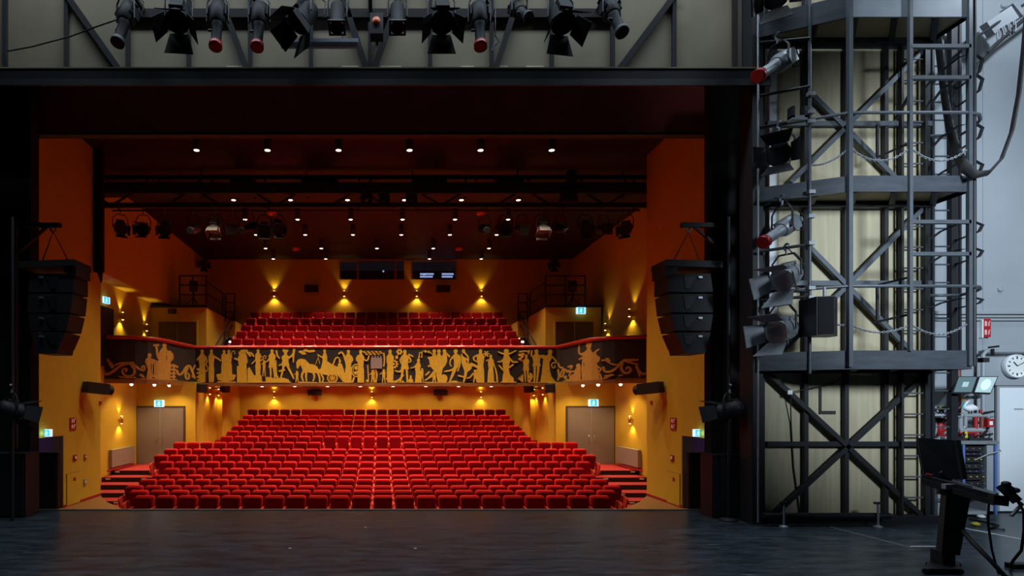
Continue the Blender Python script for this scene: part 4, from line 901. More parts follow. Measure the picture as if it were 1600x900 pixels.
# ---------------------------------------------------------------- follow spot platforms: railings, stair rails, spots
def railing(nm, lab, segs, posts, rails):
    t = thing(nm, lab, 'railing', tuple(segs[0]))
    for p, h in posts: obj('post', MB().bar(p, Vector(p)+UP*h, .05), M['black'], t)
    for a, b, hs in rails:
        for h in hs: obj('rail', MB().bar(Vector(a)+UP*h, Vector(b)+UP*h, .045), M['black'], t)
for sd, f in (('left', lambda x: x), ('right', mir)):
    xa, xb, y, z = f(-8.55 if sd == 'left' else -9.1), f(-7.42), BX+.05, 5.9
    railing('platform_railing', 'black railing of the %s follow spot platform' % sd, [(xa, y, z)], [((xa, y, z), 1.27), ((xb, y, z), 1.27), (((xa+xb)/2, y, z), 1.27), ((f(-7.42), 27, z), 1.0)], [((xa, y, z), (xb, y, z), (.45, .85, 1.25)), ((xb, y, z), (f(-7.42), 27, z), (.5, 1.0))])
    p0, p1 = Vector((f(-7.02), 24.2, 3.15)), Vector((f(-7.02), 27.4, 5.1))
    railing('stair_railing', 'black handrail along the %s balcony stair' % sd, [tuple(p0)], [(p0, .9), (p0.lerp(p1, .5), .9), (p1, .9)], [(p0, p1, (.45, .9))])
    q0 = Vector((f(-7.34), 27.15, 5.62)); q1 = Vector((f(-6.9), 27.15, 5.62))
    railing('landing_railing', 'black square railing at the top of the %s balcony stair' % sd, [tuple(q0)], [(q0, 1.3), (q1, 1.3)], [(q0, q1, (.42, .86, 1.28))])
    c = Vector((f(-8.05 if sd == 'left' else -8.65), 24.7, 6.75)); t = thing('follow_spot', 'black follow spot on a tripod on the %s platform' % sd, 'stage light', (c.x, c.y, 5.9))
    dr = Vector((-c.x*.4, -12, -4)).normalized(); s_ = dr.cross(UP).normalized(); u = s_.cross(dr); A = Matrix.Translation(c) @ Matrix(((s_.x, u.x, dr.x, 0), (s_.y, u.y, dr.y, 0), (s_.z, u.z, dr.z, 0), (0, 0, 0, 1)))
    obj('body', MB().bb(-.16, .16, -.2, .2, -.45, .2, A).lathe([(.13, .2), (.13, .55), (.15, .55), (.15, .62)], A, 12), M['black'], t)
    obj('stand', MB().tube([c, (c.x, c.y, 6.2)], .04, 8), M['black'], t)
    for k in range(3): g = R(90+120*k); obj('leg', MB().tube([(c.x, c.y, 6.3), (c.x+.32*math.cos(g), c.y+.32*math.sin(g), 5.9)], .02, 6), M['black'], t)
    lantern('fresnel', (f(-8.75 if sd == 'left' else -9.0), 28.4, Z(413, 28.4)), (f(-8.0)*-.05, -1, -.4), 'dark lantern high in the %s corner by the back wall' % sd, None, hang=9.06-Z(413, 28.4), bodymat='black')
# rail along the side parapet ends of the balcony stair: step lights
for sd, f in (('left', lambda x: x), ('right', mir)):
    for k, (yy, zz) in enumerate(((26.97, 4.56), (27.77, 4.78))):
        tag(obj('step_light', MB().bb(*sorted((f(-7.12), f(-6.92))), yy-.02, yy+.02, zz, zz+.09), M['glow']), 'small glowing step light on the %s balcony stair, %s one' % (sd, ('lower', 'upper')[k]), 'step light')
# booth window glare put in as glowing bars, and a desk lamp
for px, wdt, lab in ((668, .72, 'left'), (701, .62, 'right')):
    x = X(px, 29.8); t = thing('booth_glare', '%s glowing bars standing for glare in the right booth window' % lab, 'screen', (x, 30.2, wz0))
    obj('screen', MB().bb(x-wdt/2, x+wdt/2, 30.2, 30.24, wz0+.42, wz0+.50).bb(x-wdt/2, x+wdt/2-.05, 30.2, 30.24, wz0+.28, wz0+.36), M['screen'], t)
    obj('stand', MB().bb(x-.05, x+.05, 30.24, 30.3, wz0-.8, wz0+.4).bb(x-.2, x+.2, 30.15, 30.4, wz0-.8, wz0-.77), M['black'], t)
x = X(599, 29.8); t = thing('booth_lamp', 'tiny desk lamp seen through the left booth window', 'lamp', (x, 30.2, wz0))
obj('bulb', MB().ball((x, 30.2, wz0+.6), .05), M['screen'], t); obj('stand', MB().tube([(x, 30.2, wz0-.8), (x, 30.2, wz0+.56)], .015, 6), M['black'], t)

# ================================================================ PORTAL BRIDGE over the stage opening
BD = 8.7; br = thing('portal_bridge', 'dark steel bridge with beige panels above the stage opening', 'bridge', (XC, BD, 6.5))
bx0, bx1 = X(-60, BD), X(1181, BD)
obj('back_panel', MB().bb(bx0, bx1, BD, BD+.04, Z(108, BD), 12), M['plaster'], br)  # raised out of view to stop stage light spilling over the bridge
obj('bottom_beam', MB().bb(bx0, bx1, BD-.32, BD-.22, Z(129, BD-.3), Z(108.5, BD-.3)).bb(bx0, bx1, BD-.22, BD+.06, Z(112, BD-.3), Z(108.5, BD-.3)), M['blackgloss'], br)
obj('beam_lip', MB().bb(bx0, bx1, BD-.35, BD-.32, Z(133, BD-.35), Z(123, BD-.35)), M['dsteel'], br)
obj('ledge_strip', MB().bb(bx0, bx1, BD-.33, BD-.30, Z(108.5, BD-.3), Z(106.5, BD-.3)), M['plaster'], br)
for px in (8, 104, 200, 295, 391, 486, 578, 672, 768, 862, 957, 1053, 1148): obj('post', MB().bar((X(px, BD-.03), BD-.03, Z(110, BD)), (X(px, BD-.03), BD-.03, 9.6), .058, .05), M['matteblack'], br)
for a, b in (((104, -8), (187, 110)), ((352, 18), (386, 110)), ((545, 25), (573, 110)), ((613, 25), (584, 110)), ((802, 22), (774, 110)), ((1056, -10), (966, 110)), ((352, 18), (330, -40)), ((545, 25), (525, -40)), ((613, 25), (635, -40)), ((802, 22), (820, -40))):
    obj('brace', MB().bar(W(a[0], a[1], BD-.05), W(b[0], b[1], BD-.05), .085, .06), M['matteblack'], br)
obj('chord', MB().bar(W(200, 22, BD-.05), W(957, 22, BD-.05), .13, .06), M['matteblack'], br)
LP = 8.1; zp = Z(-22, LP)
obj('light_pipe', MB().tube([(X(100, LP), LP, zp), (X(1010, LP), LP, zp)], .026, 10), M['dsteel'], br)
for px in (200, 391, 578, 768, 957): obj('pipe_bracket', MB().bar((X(px, LP), LP, zp), (X(px, LP), BD, zp+.02), .05), M['black'], br)
for a, b in ((346, 386), (532, 560), (595, 628), (724, 746), (772, 800), (830, 858)): obj('paper_strip', MB().bb(X(a, BD-.3), X(b, BD-.3), BD-.02, BD-.005, Z(109, BD), Z(104, BD)), M['whitepaint' if False else 'ply'], br)
g = 'lanterns hanging under the portal bridge'
def bl(kind, px, py, aim, lab, **k):
    p = (X(px, LP), LP, Z(py, LP)); return lantern(kind, p, aim, lab, g, hang=zp-p[2]-.035, **k)
bl('profile', 196, 32, (-.12, -.35, -1), 'leftmost spotlight under the bridge, long barrel pointing down', cable=True)
bl('fresnel', 279, 26, (.06, -.62, -1), 'first spotlight with barn doors from the left under the bridge')
bl('profile', 340, 34, (0, -.25, -1), 'red-tipped spotlight right of the first barn-door lantern', rim='redgel')
bl('profile', 405, 35, (-.02, -.25, -1), 'red-tipped spotlight left of the sideways barn-door lantern', rim='redgel')
bl('fresnel', 474, 26, (-.55, -.5, -1), 'sideways tilted spotlight with barn doors above the fluorescent lamp', cable=True)
bl('par', 527, 26, (0, -.3, -1), 'short spotlight over the right end of the fluorescent lamp', cable=True)
bl('par', 621, 26, (0, -.3, -1), 'short spotlight right of the orange-faced box')
bl('fresnel', 690, 28, (0, -.7, -1), 'spotlight with barn doors right of centre under the bridge')
bl('profile', 749, 34, (0, -.25, -1), 'bright red-tipped spotlight right of centre under the bridge', rim='redgel')
bl('profile', 812, 18, (.15, -.5, -.5), 'stubby spotlight with gel frames right of the bright red tip', scale=.8)
bl('fresnel', 876, 28, (.1, -.6, -1), 'rightmost spotlight with barn doors under the bridge')
bl('profile', 956, 22, (.18, -.5, -1), 'rightmost spotlight under the bridge', cable=True)
for px, py, mm, lab in ((521, 10, 'lensglint', 'pale glinting foil on the short spotlight at centre'), ):
    pass
c = W(589, 37, 8.3); t = thing('monitor_box', 'small black box with a red-orange round face on the bridge', 'box', tuple(c))
obj('case', MB().bb(c.x-.10, c.x+.09, 8.3, 8.5, c.z-.14, c.z+.16), M['black'], t)
obj('round_face', MB().lathe([(.062, 0), (.055, .02), (.001, .024)], Matrix.Translation((c.x-.01, 8.3, c.z+.04)) @ Matrix.Rotation(R(90), 4, 'X'), 16), M['orangetint'], t)
obj('bracket', MB().bar((c.x, 8.45, c.z), (c.x, 8.7, c.z), .05), M['black'], t)
c0, c1 = W(438, 71, 8.35), W(560, 71, 8.35); t = thing('fluorescent_lamp', 'unlit pale fluorescent batten hanging below the bridge', 'lamp', tuple((c0+c1)/2))
obj('batten', MB().flat([(c0.x, 8.28), (c1.x, 8.28), (c1.x, 8.45), (c0.x, 8.45)], c0.z+.01, c0.z+.06), mat('pale_batten', (.5, .56, .68), .4), t)
obj('tube', MB().tube([(c0.x+.03, 8.36, c0.z-.012), (c1.x-.03, 8.36, c0.z-.012)], .018, 8), M['whitepaint'], t)
for px in (470, 535): obj('hanger', MB().tube([(X(px, 8.36), 8.36, c0.z+.05), (X(px, 8.36), 8.36, c0.z+.40), (X(px, 8.36), 8.65, c0.z+.42)], .014, 6), M['black'], t)
c = W(774, 66, 8.3); t = thing('hanging_hook', 'small black cable hook hanging at the bridge right of centre', 'hook', tuple(c))
obj('rope', MB().tube([c+Vector((0, 0, .1)), (c.x, 8.3, c.z+.5), (c.x, 8.66, c.z+.52)], .007, 6), M['black'], t)
obj('hook', MB().tube([c+Vector((0, 0, .1)), c+Vector((.05, 0, .02)), c+Vector((-.02, 0, -.05)), c+Vector((-.05, 0, -.13))], .016, 6), M['galv'], t)
pts = [W(12, 80, 8.62), W(50, 73, 8.5), W(110, 57, 8.35), W(150, 42, 8.25), W(182, 31, 8.15)]
tag(obj('slack_cable', MB().tube(pts, .010, 6), M['rubber']), 'thin black cable sagging across the bridge panels at the left', 'cable')

# ================================================================ LIGHTING TOWER
TW = 8.65
tw = thing('lighting_tower', 'grey steel lighting tower with plywood back, platforms and ladders', 'tower', (X(1320, TW), TW, 0))
def dfr(px): return 7.95 if px >= 1327 else 7.95+(1327-px)/(1327-1186)*.45
tx0, tx1 = X(1193, TW), X(1448, TW); ztop = 9.2
obj('plywood_panel', MB().bb(tx0, tx1, TW, TW+.03, .08, Z(578, TW)), M['ply'], tw)
obj('plywood_panel', MB().bb(X(1213, TW), tx1, TW, TW+.03, Z(576, TW), ztop), M['ply'], tw)
obj('white_edge_board', MB().bb(X(1201, TW), X(1213, TW), TW-.02, TW+.02, Z(560, TW), ztop), M['whitepaint'], tw)
for px, w0, z0 in ((1190, .07, 0), (1258, .07, 0), (1321, .07, .05), (1383, .065, .05), (1407, .05, 0), (1447, .085, 0)):
    obj('back_post', MB().bar((X(px, TW-.05), TW-.05, z0), (X(px, TW-.05), TW-.05, ztop), w0*.85, .06), M['dsteel'], tw)
obj('corner_post', MB().bb(X(1172, 8.5), X(1189, 8.5), 8.45, 8.75, 0, ztop), M['black'], tw)
obj('edge_tube', MB().tube([(X(1184.5, 8.35), 8.35, 0.05), (X(1184.5, 8.35), 8.35, ztop)], .014, 8), M['galv'], tw)
for py in (693, 578, 444, 322, 197, 75): obj('back_rail', MB().bar((tx0, TW-.06, Z(py, TW)), (tx1, TW-.06, Z(py, TW)), .07, .06), M['dsteel'] if py > 500 else M['steel'], tw)  # low rails take the darker steel, shade painted by height
obj('base_beam', MB().bb(tx0-.05, tx1, TW-.18, TW+.05, .0, .12), M['dsteel'], tw)
obj('base_pipe', MB().tube([(X(1192, 8.35), 8.35, Z(806, 8.35)), (X(1390, 8.35), 8.35, Z(806, 8.35))], .045, 10), M['dsteel'], tw)
for px in (1225, 1372):
    j = obj('jack', MB().tube([(X(px, 8.28), 8.28, .02), (X(px, 8.28), 8.28, Z(788, 8.28))], .016, 8), M['galv'], tw)
    obj('jack_handle', MB().bar((X(px-6, 8.28), 8.28, Z(786, 8.28)), (X(px+6, 8.28), 8.28, Z(786, 8.28)), .03), M['dsteel'], j)
    obj('jack_foot', MB().lathe([(.06, 0), (.06, .015), (.02, .03)], Matrix.Translation((X(px, 8.28), 8.28, 0)), 12), M['galv'], j)
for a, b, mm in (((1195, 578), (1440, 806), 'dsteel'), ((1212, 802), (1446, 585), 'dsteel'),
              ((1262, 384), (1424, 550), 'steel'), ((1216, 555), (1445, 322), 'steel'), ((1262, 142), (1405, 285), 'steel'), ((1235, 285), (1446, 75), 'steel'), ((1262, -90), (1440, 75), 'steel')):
    obj('brace', MB().bar(W(a[0], a[1], TW-.09), W(b[0], b[1], TW-.09), .065, .05), M[mm], tw)  # lower braces use darker steel as painted shade
# platforms: cantilevered to the front with toe boards and joists
def plat_poly(o=0): return [(X(1186, 8.4)-o, 8.4-o), (X(1327, 7.95), 7.95-o), (X(1516, 7.95)+o, 7.95-o), (X(1516, 7.95)+o, TW-.1), (X(1186, 8.4)-o, TW-.1)]
for z0, z1, mm in ((2.25, 2.51, 'toe'), (4.70, 4.92, 'toe'), (7.11, 7.42, 'toe_lit')):
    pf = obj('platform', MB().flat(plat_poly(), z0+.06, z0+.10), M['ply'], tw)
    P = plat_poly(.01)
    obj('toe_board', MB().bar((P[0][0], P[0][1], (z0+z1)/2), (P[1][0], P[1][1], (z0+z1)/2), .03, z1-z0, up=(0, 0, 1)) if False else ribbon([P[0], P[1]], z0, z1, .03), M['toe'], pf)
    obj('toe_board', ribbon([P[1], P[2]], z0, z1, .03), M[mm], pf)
    obj('toe_board', ribbon([P[2], P[3]], z0, z1, .03), M['toe'], pf)
    for px in (1186, 1258, 1321, 1383, 1447): 
        xx = X(px, TW); obj('joist', MB().bar((xx, TW-.1, z0+.03), (X(min(px+18, 1516), dfr(px+18)), dfr(px+18)+.03, z0+.03), .07, .07), M['dsteel'], pf)
    obj('back_joist', MB().bar((tx0, TW-.12, z0+.02), (X(1516, 7.95), TW-.12, z0+.02), .09, .09), M['dsteel'], pf)
for px, w0, z0 in ((1265, .045, 2.2), (1327.5, .055, 2.28), (1422, .045, 2.5), (1514.5, .05, 2.3)):
    d = dfr(px)-.02; pst = obj('front_post', MB().bar((X(px, d), d, z0), (X(px, d), d, ztop), w0) if px != 1265 else MB().tube([(X(px, d), d, z0), (X(px, d), d, ztop)], .022, 10), M['steel'], tw)
d = 8.0; obj('outer_tube', MB().tube([(X(1522, d), d, Z(572, d)), (X(1522, d), d, ztop)], .025, 10), M['dsteel'], tw)
# guard rails
for py, ex in ((176, 1), (447, 1), (-70, 0)):
    zz = Z(py, 7.93); pts = [(X(1188, 8.38), 8.38, zz), (X(1327, 7.93), 7.93, zz), (X(1514, 7.93), 7.93, zz)]
    if ex: pts += [(X(1530, 7.98), 7.98, zz), (X(1534, 8.1), 8.12, zz), (X(1526, 8.3), 8.32, zz), (X(1500, 8.6), 8.6, zz), (X(1450, TW), TW-.02, zz)]
    obj('guard_rail', MB().tube(pts, .022, 8), M['steel'], tw)
for py in (73, 122, 347, 397): obj('gate_bar', MB().bar((X(1422, 7.93), 7.93, Z(py, 7.93)), (X(1515, 7.93), 7.93, Z(py, 7.93)), .05, .05), M['steel'], tw)
for a, b in (((1400, 185), (1420, 150)), ((1370, 246), (1420, 224)), ((1365, 504), (1418, 492)), ((1372, 445), (1418, 434))): obj('gate_bar', MB().bar(W(a[0], a[1], 8.3), W(b[0], b[1], 8.0), .03), M['black'], tw)
for px, y0, y1 in ((1371, 195, 245), (1371, 448, 504)): obj('gate_post', MB().bar(W(px, y0, 8.3), W(px, y1, 8.3), .03), M['dsteel'], tw)
# ladders
def ladder(xa, xb, d, y0, y1, stp, ra, rb):
    l = obj('ladder', MB().bar((X(xa, d), d, 0), (X(xa, d), d, ztop), ra, .06), M['dsteel'], tw)
    obj('rail', MB().bar((X(xb, d), d, 0), (X(xb, d), d, ztop), rb, .08), M['dsteel'], l)
    y = y1
    while y > y0: obj('rung', MB().tube([(X(xa, d), d, Z(y, d)), (X(xb, d), d, Z(y, d))], .013, 6), M['steel'], l); y -= stp
ladder(1408, 1444, TW-.11, -60, 810, 32.6, .035, .035)
ladder(1456, 1488, 9.0, -40, 780, 28.2, .035, .10)
# ladder cage hoops
for py in (100, 262, 355, 395, 470, 130, 205):
    zz = Z(py, 8.3); pts = [(X(1452, 8.95), 8.95, zz), (X(1470, 8.5), 8.5, zz), (X(1500, 8.12), 8.14, zz), (X(1524, 8.02), 8.04, zz), (X(1535, 8.2), 8.2, zz), (X(1530, 8.5), 8.5, zz), (X(1500, 8.9), 8.9, zz), (X(1488, 9), 9.0, zz)]
    obj('cage_hoop', MB().tube(pts, .022, 8, .5), M['dsteel'], tw)
for px in (1500,): obj('cage_strip', MB().bar((X(px, 8.95), 8.95, Z(575, 8.95)), (X(px, 8.95), 8.95, ztop), .035, .02), M['dsteel'], tw)
obj('foot_plate', MB().bb(X(1448, 8.9), X(1534, 8.0), 7.98, 8.06, Z(566, 8), Z(559, 8)), M['dsteel'], tw)
# light pipes between the left tube and the 1265 post
for ya, yb in ((67, 60), (150, 135), (199, 186), (315, 308), (393, 382), (455, 455), (470, 463)):
    obj('light_pipe', MB().tube([(X(1186, 8.37), 8.37, Z(ya, 8.37)), (X(1265, 8.12), 8.12, Z(yb, 8.12))], .022, 8), M['dsteel'], tw)
for py in (147, 175, 190, 300, 338, 380, 450, 465): obj('pipe_clamp', MB().bar((X(1262, 8.1), 8.1, Z(py, 8.1)), (X(1272, 8.1), 8.1, Z(py, 8.1)), .05, .06), M['galv'], tw)
# safety chains
def chain(p0, p1, sag, n):
    m = MB(); p0 = Vector(p0); p1 = Vector(p1)
    P = [p0.lerp(p1, i/n)-UP*(sag*4*(i/n)*(1-i/n)) for i in range(n+1)]
    for i, (a, b) in enumerate(zip(P, P[1:])):
        t = (b-a).normalized(); s_ = Vector((0, 1, 0)) if i % 2 else t.cross(Vector((0, 1, 0))).normalized(); c = (a+b)/2; L = (b-a).length*.78
        m.tube([c+t*(L*math.cos(g))+s_*(.014*math.sin(g)) for g in [R(60*k) for k in range(6)]], .0055, 4, closed=True)
    return obj('safety_chain', m, M['galv'], tw)
dd = 7.97
for ps in (((1268, 258), (1325, 233), .06), ((1330, 233), (1420, 233), .16), ((1425, 233), (1512, 233), .16), ((1268, 490), (1325, 508), .05), ((1330, 508), (1420, 508), .10), ((1425, 508), (1512, 505), .14)):
    chain(W(*ps[0], dfr(ps[0][0])), W(*ps[1], dfr(ps[1][0])), ps[2], 26)
# tape letter on the plywood and the cable clipped beside it
obj('letter_l', MB().prism([(X(1279, TW), Z(605, TW)), (X(1283, TW), Z(605, TW)), (X(1283, TW), Z(642, TW)), (X(1305, TW), Z(642, TW)), (X(1305, TW), Z(647, TW)), (X(1279, TW), Z(647, TW))], TW-.012, TW-.001), M['rubber'], tw)
obj('clipped_cable', MB().tube([W(1318, 588, TW-.1), W(1300, 600, TW-.02), W(1287, 603, TW-.02), W(1260, 608, TW-.1), W(1235, 613, TW-.1), W(1236, 660, TW-.02), W(1240, 730, TW-.02), W(1250, 803, TW-.02)], .009, 6), M['rubber'], tw)
obj('tape_patch', MB().box(W(1234, 613, TW-.125), (.07, .02, .06)), M['whitepaint'], tw)
# lanterns and box on the tower
g = 'lanterns on the lighting tower'
lantern('profile', W(1215, 100, 8.2), (-.75, -.25, -.5), 'red-tipped spotlight highest on the lighting tower', g, hang=Z(64, 8.3)-Z(100, 8.2)-.03, bodymat='galv', rim='redgel', cable=True, scale=1.05)
lantern('fresnel', W(1218, 243, 8.2), (-.62, -.75, -.22), 'barn-door spotlight on the tower above the middle platform', g, hang=Z(196, 8.2)-Z(243, 8.2)-.03, bodymat='dsteel', cable=True, scale=.95)
lantern('profile', W(1222, 358, 8.2), (-.75, -.25, -.48), 'red-tipped spotlight on the tower below the middle platform', g, hang=Z(314, 8.3)-Z(358, 8.2)-.03, bodymat='galv', rim='redgel', cable=True)
lantern('fresnel', W(1229, 433, 8.2), (-.8, -.45, -.42), 'barn-door spotlight on the tower, pale body, above the lowest lantern', g, hang=Z(388, 8.25)-Z(433, 8.2)-.03, bodymat='galv', cable=True)
lantern('fresnel', W(1222, 516, 8.2), (-.85, -.4, -.22), 'lowest barn-door spotlight on the tower, near the bottom platform', g, hang=Z(466, 8.25)-Z(516, 8.2)-.03, bodymat='galv', cable=True)
lantern('fresnel', W(1213, -6, 8.2), (-.5, -.7, -.5), 'dark lantern at the very top of the tower', g, hang=.3, bodymat='black')
c = W(1290, 493, 7.95); t = thing('tower_speaker', 'black trapezoid loudspeaker hanging on the tower beside the safety chain', 'loudspeaker', tuple(c))
x0, x1, xm, zt_, zb_ = X(1268.5, 7.95), X(1313, 7.95), X(1295, 7.9), Z(464, 7.9), Z(524, 7.9)
obj('cabinet', MB().flat([(x0, 7.86), (xm, 7.80), (x1, 8.0), (x1, 8.16), (x0, 8.2)], zb_, zt_), M['dsteel'], t)
obj('front_grille', MB().flat([(x0+.01, 7.845), (xm-.01, 7.79), (xm-.01, 7.81), (x0+.01, 7.865)], zb_+.01, zt_-.01), M['matteblack'], t)
obj('hook', MB().tube([((x0+x1)/2, 7.98, zt_), ((x0+x1)/2, 7.98, Z(448, 7.95))], .02, 8), M['galv'], t)
for px, zz in ((1280, 494), (1302, 494)): obj('screw', MB().ball((X(px, 7.85), 7.86 if px < 1295 else 7.865, Z(zz, 7.85)), .008, 8, 4), M['galv'], t)
c = W(1245, 178, 8.15); t = thing('clamp_bracket', 'small galvanised U bracket standing on a tower pipe', 'bracket', tuple(c))
x0, x1 = X(1234, 8.15), X(1258, 8.15); zz = Z(186, 8.15)
obj('base', MB().bb(x0, x1, 8.1, 8.2, zz-.03, zz+.03), M['galv'], t); obj('arm', MB().bb(x0, x0+.04, 8.1, 8.2, zz, Z(168, 8.15)), M['black'], t); obj('arm', MB().bb(x1-.04, x1, 8.1, 8.2, zz, Z(168, 8.15)), M['black'], t)

# ================================================================ RIGHT WING: wall services
WY = DW
o = struct('door_wing', MB().bb(X(1553, WY), 11.9, WY-.05, WY-.02, 0, Z(604, WY)+.03), M['greybox'])
obj('leaf', MB().bb(X(1556, WY), 11.85, WY-.06, WY-.04, .01, Z(606, WY)), M['doorw'], o)
obj('notice', MB().bb(X(1578, WY), X(1592, WY), WY-.066, WY-.06, Z(640, WY), Z(638, WY)), M['greybox'], o)
struct('trim_wing_conduit', MB().bar((X(1448, WY), WY-.03, Z(489, WY)), (14, WY-.03, Z(489, WY)), .05).bar((X(1448, WY), WY-.03, Z(495, WY)), (14, WY-.03, Z(495, WY)), .03).bar((X(1448, WY), WY-.03, Z(500, WY)), (14, WY-.03, Z(500, WY)), .03), M['greybox'])
struct('trim_wing_ledge', MB().bar((X(1548, WY), WY-.04, Z(599, WY)), (14, WY-.04, Z(599, WY)), .07), M['greybox'])
struct('trim_wing_joint', MB().bb(X(1535, WY), X(1537, WY), WY-.006, WY, 0, 11).bb(X(1525, WY), X(1526, WY), WY-.006, WY, 0, 11), M['greybox'])
struct('baseboard_wing', MB().bb(X(1448, WY), X(1552, WY), WY-.02, WY, 0, .12), M['rubber'])
for px, py, lab in ((1567, 9, 'small round hole plug high on the white wall'), (1562, 452, 'small round hole plug on the white wall above the clock')):
    tag(obj('wall_plug', MB().lathe([(.045, 0), (.045, .02), (.03, .03)], Matrix.Translation((X(px, WY), WY, Z(py, WY))) @ Matrix.Rotation(R(90), 4, 'X'), 12), M['greybox']), lab, 'plug')
t = thing('red_standpipe', 'oxide red vertical pipe on the wall behind the ladder', 'pipe', (X(1497, 9.3), 9.3, 0))
obj('pipe', MB().tube([(X(1470, 9.3), 9.3, Z(42, 9.3)), (X(1490, 9.3), 9.3, Z(42, 9.3)), (X(1496, 9.3), 9.3, Z(46, 9.3)), (X(1497, 9.3), 9.3, Z(54, 9.3)), (X(1497, 9.3), 9.3, .0)], .038, 10), M['pipered'], t)
for py in (155, 408): obj('coupling', MB().lathe([(.055, -.05), (.055, .05)], Matrix.Translation((X(1497, 9.3), 9.3, Z(py, 9.3))), 12), M['galv'], t)
t = thing('grey_wall_pipe', 'grey pipe running along the wall below the fire sign then down', 'pipe', (X(1536, 9.3), 9.3, 3))
obj('pipe', MB().tube([(14, 9.3, Z(549, 9.3)), (X(1550, 9.3), 9.3, Z(549, 9.3)), (X(1541, 9.3), 9.3, Z(549, 9.3)), (X(1536, 9.3), 9.3, Z(554, 9.3)), (X(1536, 9.3), 9.3, Z(692, 9.3))], .028, 10), M['greybox'], t)
obj('valve', MB().bar(W(1545, 543, 9.25), W(1560, 541, 9.25), .03).bar(W(1551, 556, 9.25), W(1551, 545, 9.25), .03), M['dsteel'], t)
c = W(1537, 513, WY); t = thing('fire_sign', 'red and white fire equipment sign on the white wing wall', 'sign', tuple(c))
obj('plate', MB().bb(c.x-.055, c.x+.065, WY-.05, WY-.04, c.z-.15, c.z+.15), M['red'], t); obj('side', MB().bb(c.x-.075, c.x-.055, WY-.05, WY, c.z-.16, c.z+.14), M['whitepaint'], t)
gq = MB()
for k in (-1, 1):
    z = c.z+.07*k; gq.box((c.x-.02, WY-.052, z), (.035, .004, .08)); gq.bar((c.x+.03, WY-.052, z-.04), (c.x+.03, WY-.052, z+.02), .018, .004); gq.bar((c.x+.03, WY-.052, z+.02), (c.x+.05, WY-.052, z+.04), .014, .004)
obj('pictogram', gq, mat('pale_red_print', (.75, .45, .45), .5), t)
# clock
c = W(1588, 572, WY-.06); t = thing('wall_clock', 'round white wall clock above the pale door', 'clock', tuple(c)); A = Matrix.Translation(c) @ Matrix.Rotation(R(90), 4, 'X')
obj('case', MB().lathe([(.19, -.05), (.195, .0), (.19, .022), (.172, .03), (.168, .01)], A, 32), M['whitepaint'], t)
obj('face', MB().lathe([(.001, .012), (.17, .011)], A, 32), M['clockface'], t)
gq = MB()
for k in range(12):
    g = R(30*k); r0, r1 = (.125, .155) if k % 3 else (.115, .157)
    gq.bar(A @ Vector((r0*math.sin(g), r0*math.cos(g), .014)), A @ Vector((r1*math.sin(g), r1*math.cos(g), .014)), .02 if k % 3 == 0 else .014, .004)
obj('hour_marks', gq, M['black'], t)
for an, L, w_ in ((318, .09, .014), (62, .13, .010)): obj('hand', MB().bar(A @ Vector((0, 0, .018)), A @ Vector((L*math.sin(R(an)), L*math.cos(R(an)), .018)), w_, .004), M['black'], t)
# twin monitors on an arm
t = thing('twin_monitor', 'pair of tilted flat monitors above the white toy swan', 'monitor', tuple(W(1524, 601, 9)))
for q, mm in (([(1497, 588), (1528, 588), (1519, 614), (1488, 614)], 'screen3'), ([(1530, 588), (1560, 588), (1548, 615), (1521, 614)], 'screen2')):
    P = [W(a, b, 9.0 if b < 600 else 8.85) for a, b in q]; c = sum(P, Vector())/4; nrm = (P[1]-P[0]).cross(P[3]-P[0]).normalized(); 
    if nrm.y > 0: nrm = -nrm
    Q = [p-nrm*.03 for p in P]; pn = obj('frame', MB().add(P+Q, [(0, 1, 2, 3), (7, 6, 5, 4), (0, 4, 5, 1), (1, 5, 6, 2), (2, 6, 7, 3), (3, 7, 4, 0)]), M['black'], t)
    I = [c+(p-c)*.9+nrm*.003 for p in P]; obj('screen', MB().add(I, [(0, 1, 2, 3)]), M[mm], pn)
    if mm == 'screen3':
        J = [c+(p-c)*.3+nrm*.006-UP*.0 for p in P]; obj('picture', MB().add(J, [(0, 1, 2, 3)]), M['screen2'], pn)
    else:
        e1, e2 = (P[1]-P[0])*.26, (P[3]-P[0])*.34; obj('picture', MB().add([c+e1*math.cos(g)+e2*math.sin(g)+nrm*.006 for g in [R(30*k) for k in range(12)]], [tuple(range(12))]), mat('pale_picture', (.5, .6, .6), .3, emit=(.75, .9, .88), es=.4), pn)
obj('arm', MB().tube([W(1524, 601, 9.02), W(1530, 612, 9.2), W(1530, 620, 9.44)], .025, 8), M['greybox'], t)
# valve assembly
t = thing('valve_station', 'cluster of red and grey fire pipes and valves under the toy swan', 'pipes', tuple(W(1520, 665, 9.2)))
pd = 9.15
for pts, r, mm in (([(1494, 649), (1550, 649)], .035, 'greybox'), ([(1500, 649), (1500, 675)], .035, 'greybox'), ([(1497, 672), (1545, 672)], .038, 'greybox'), ([(1524, 650), (1524, 690)], .032, 'red'), ([(1497, 676), (1524, 676)], .03, 'red'), ([(1508, 650), (1508, 695)], .028, 'greybox'), ([(1534, 650), (1534, 690)], .03, 'pipered'), ([(1532, 640), (1532, 650)], .022, 'red')):
    obj('pipe', MB().tube([W(a, b, pd) for a, b in pts], r, 10), M[mm], t)
for px, py, mm in ((1502, 649, 'galv'), (1543, 651, 'galv'), (1506, 668, 'galv'), (1538, 672, 'galv')):
    obj('valve_body', MB().ball(W(px, py, pd), .04, 10, 6), M[mm], t)
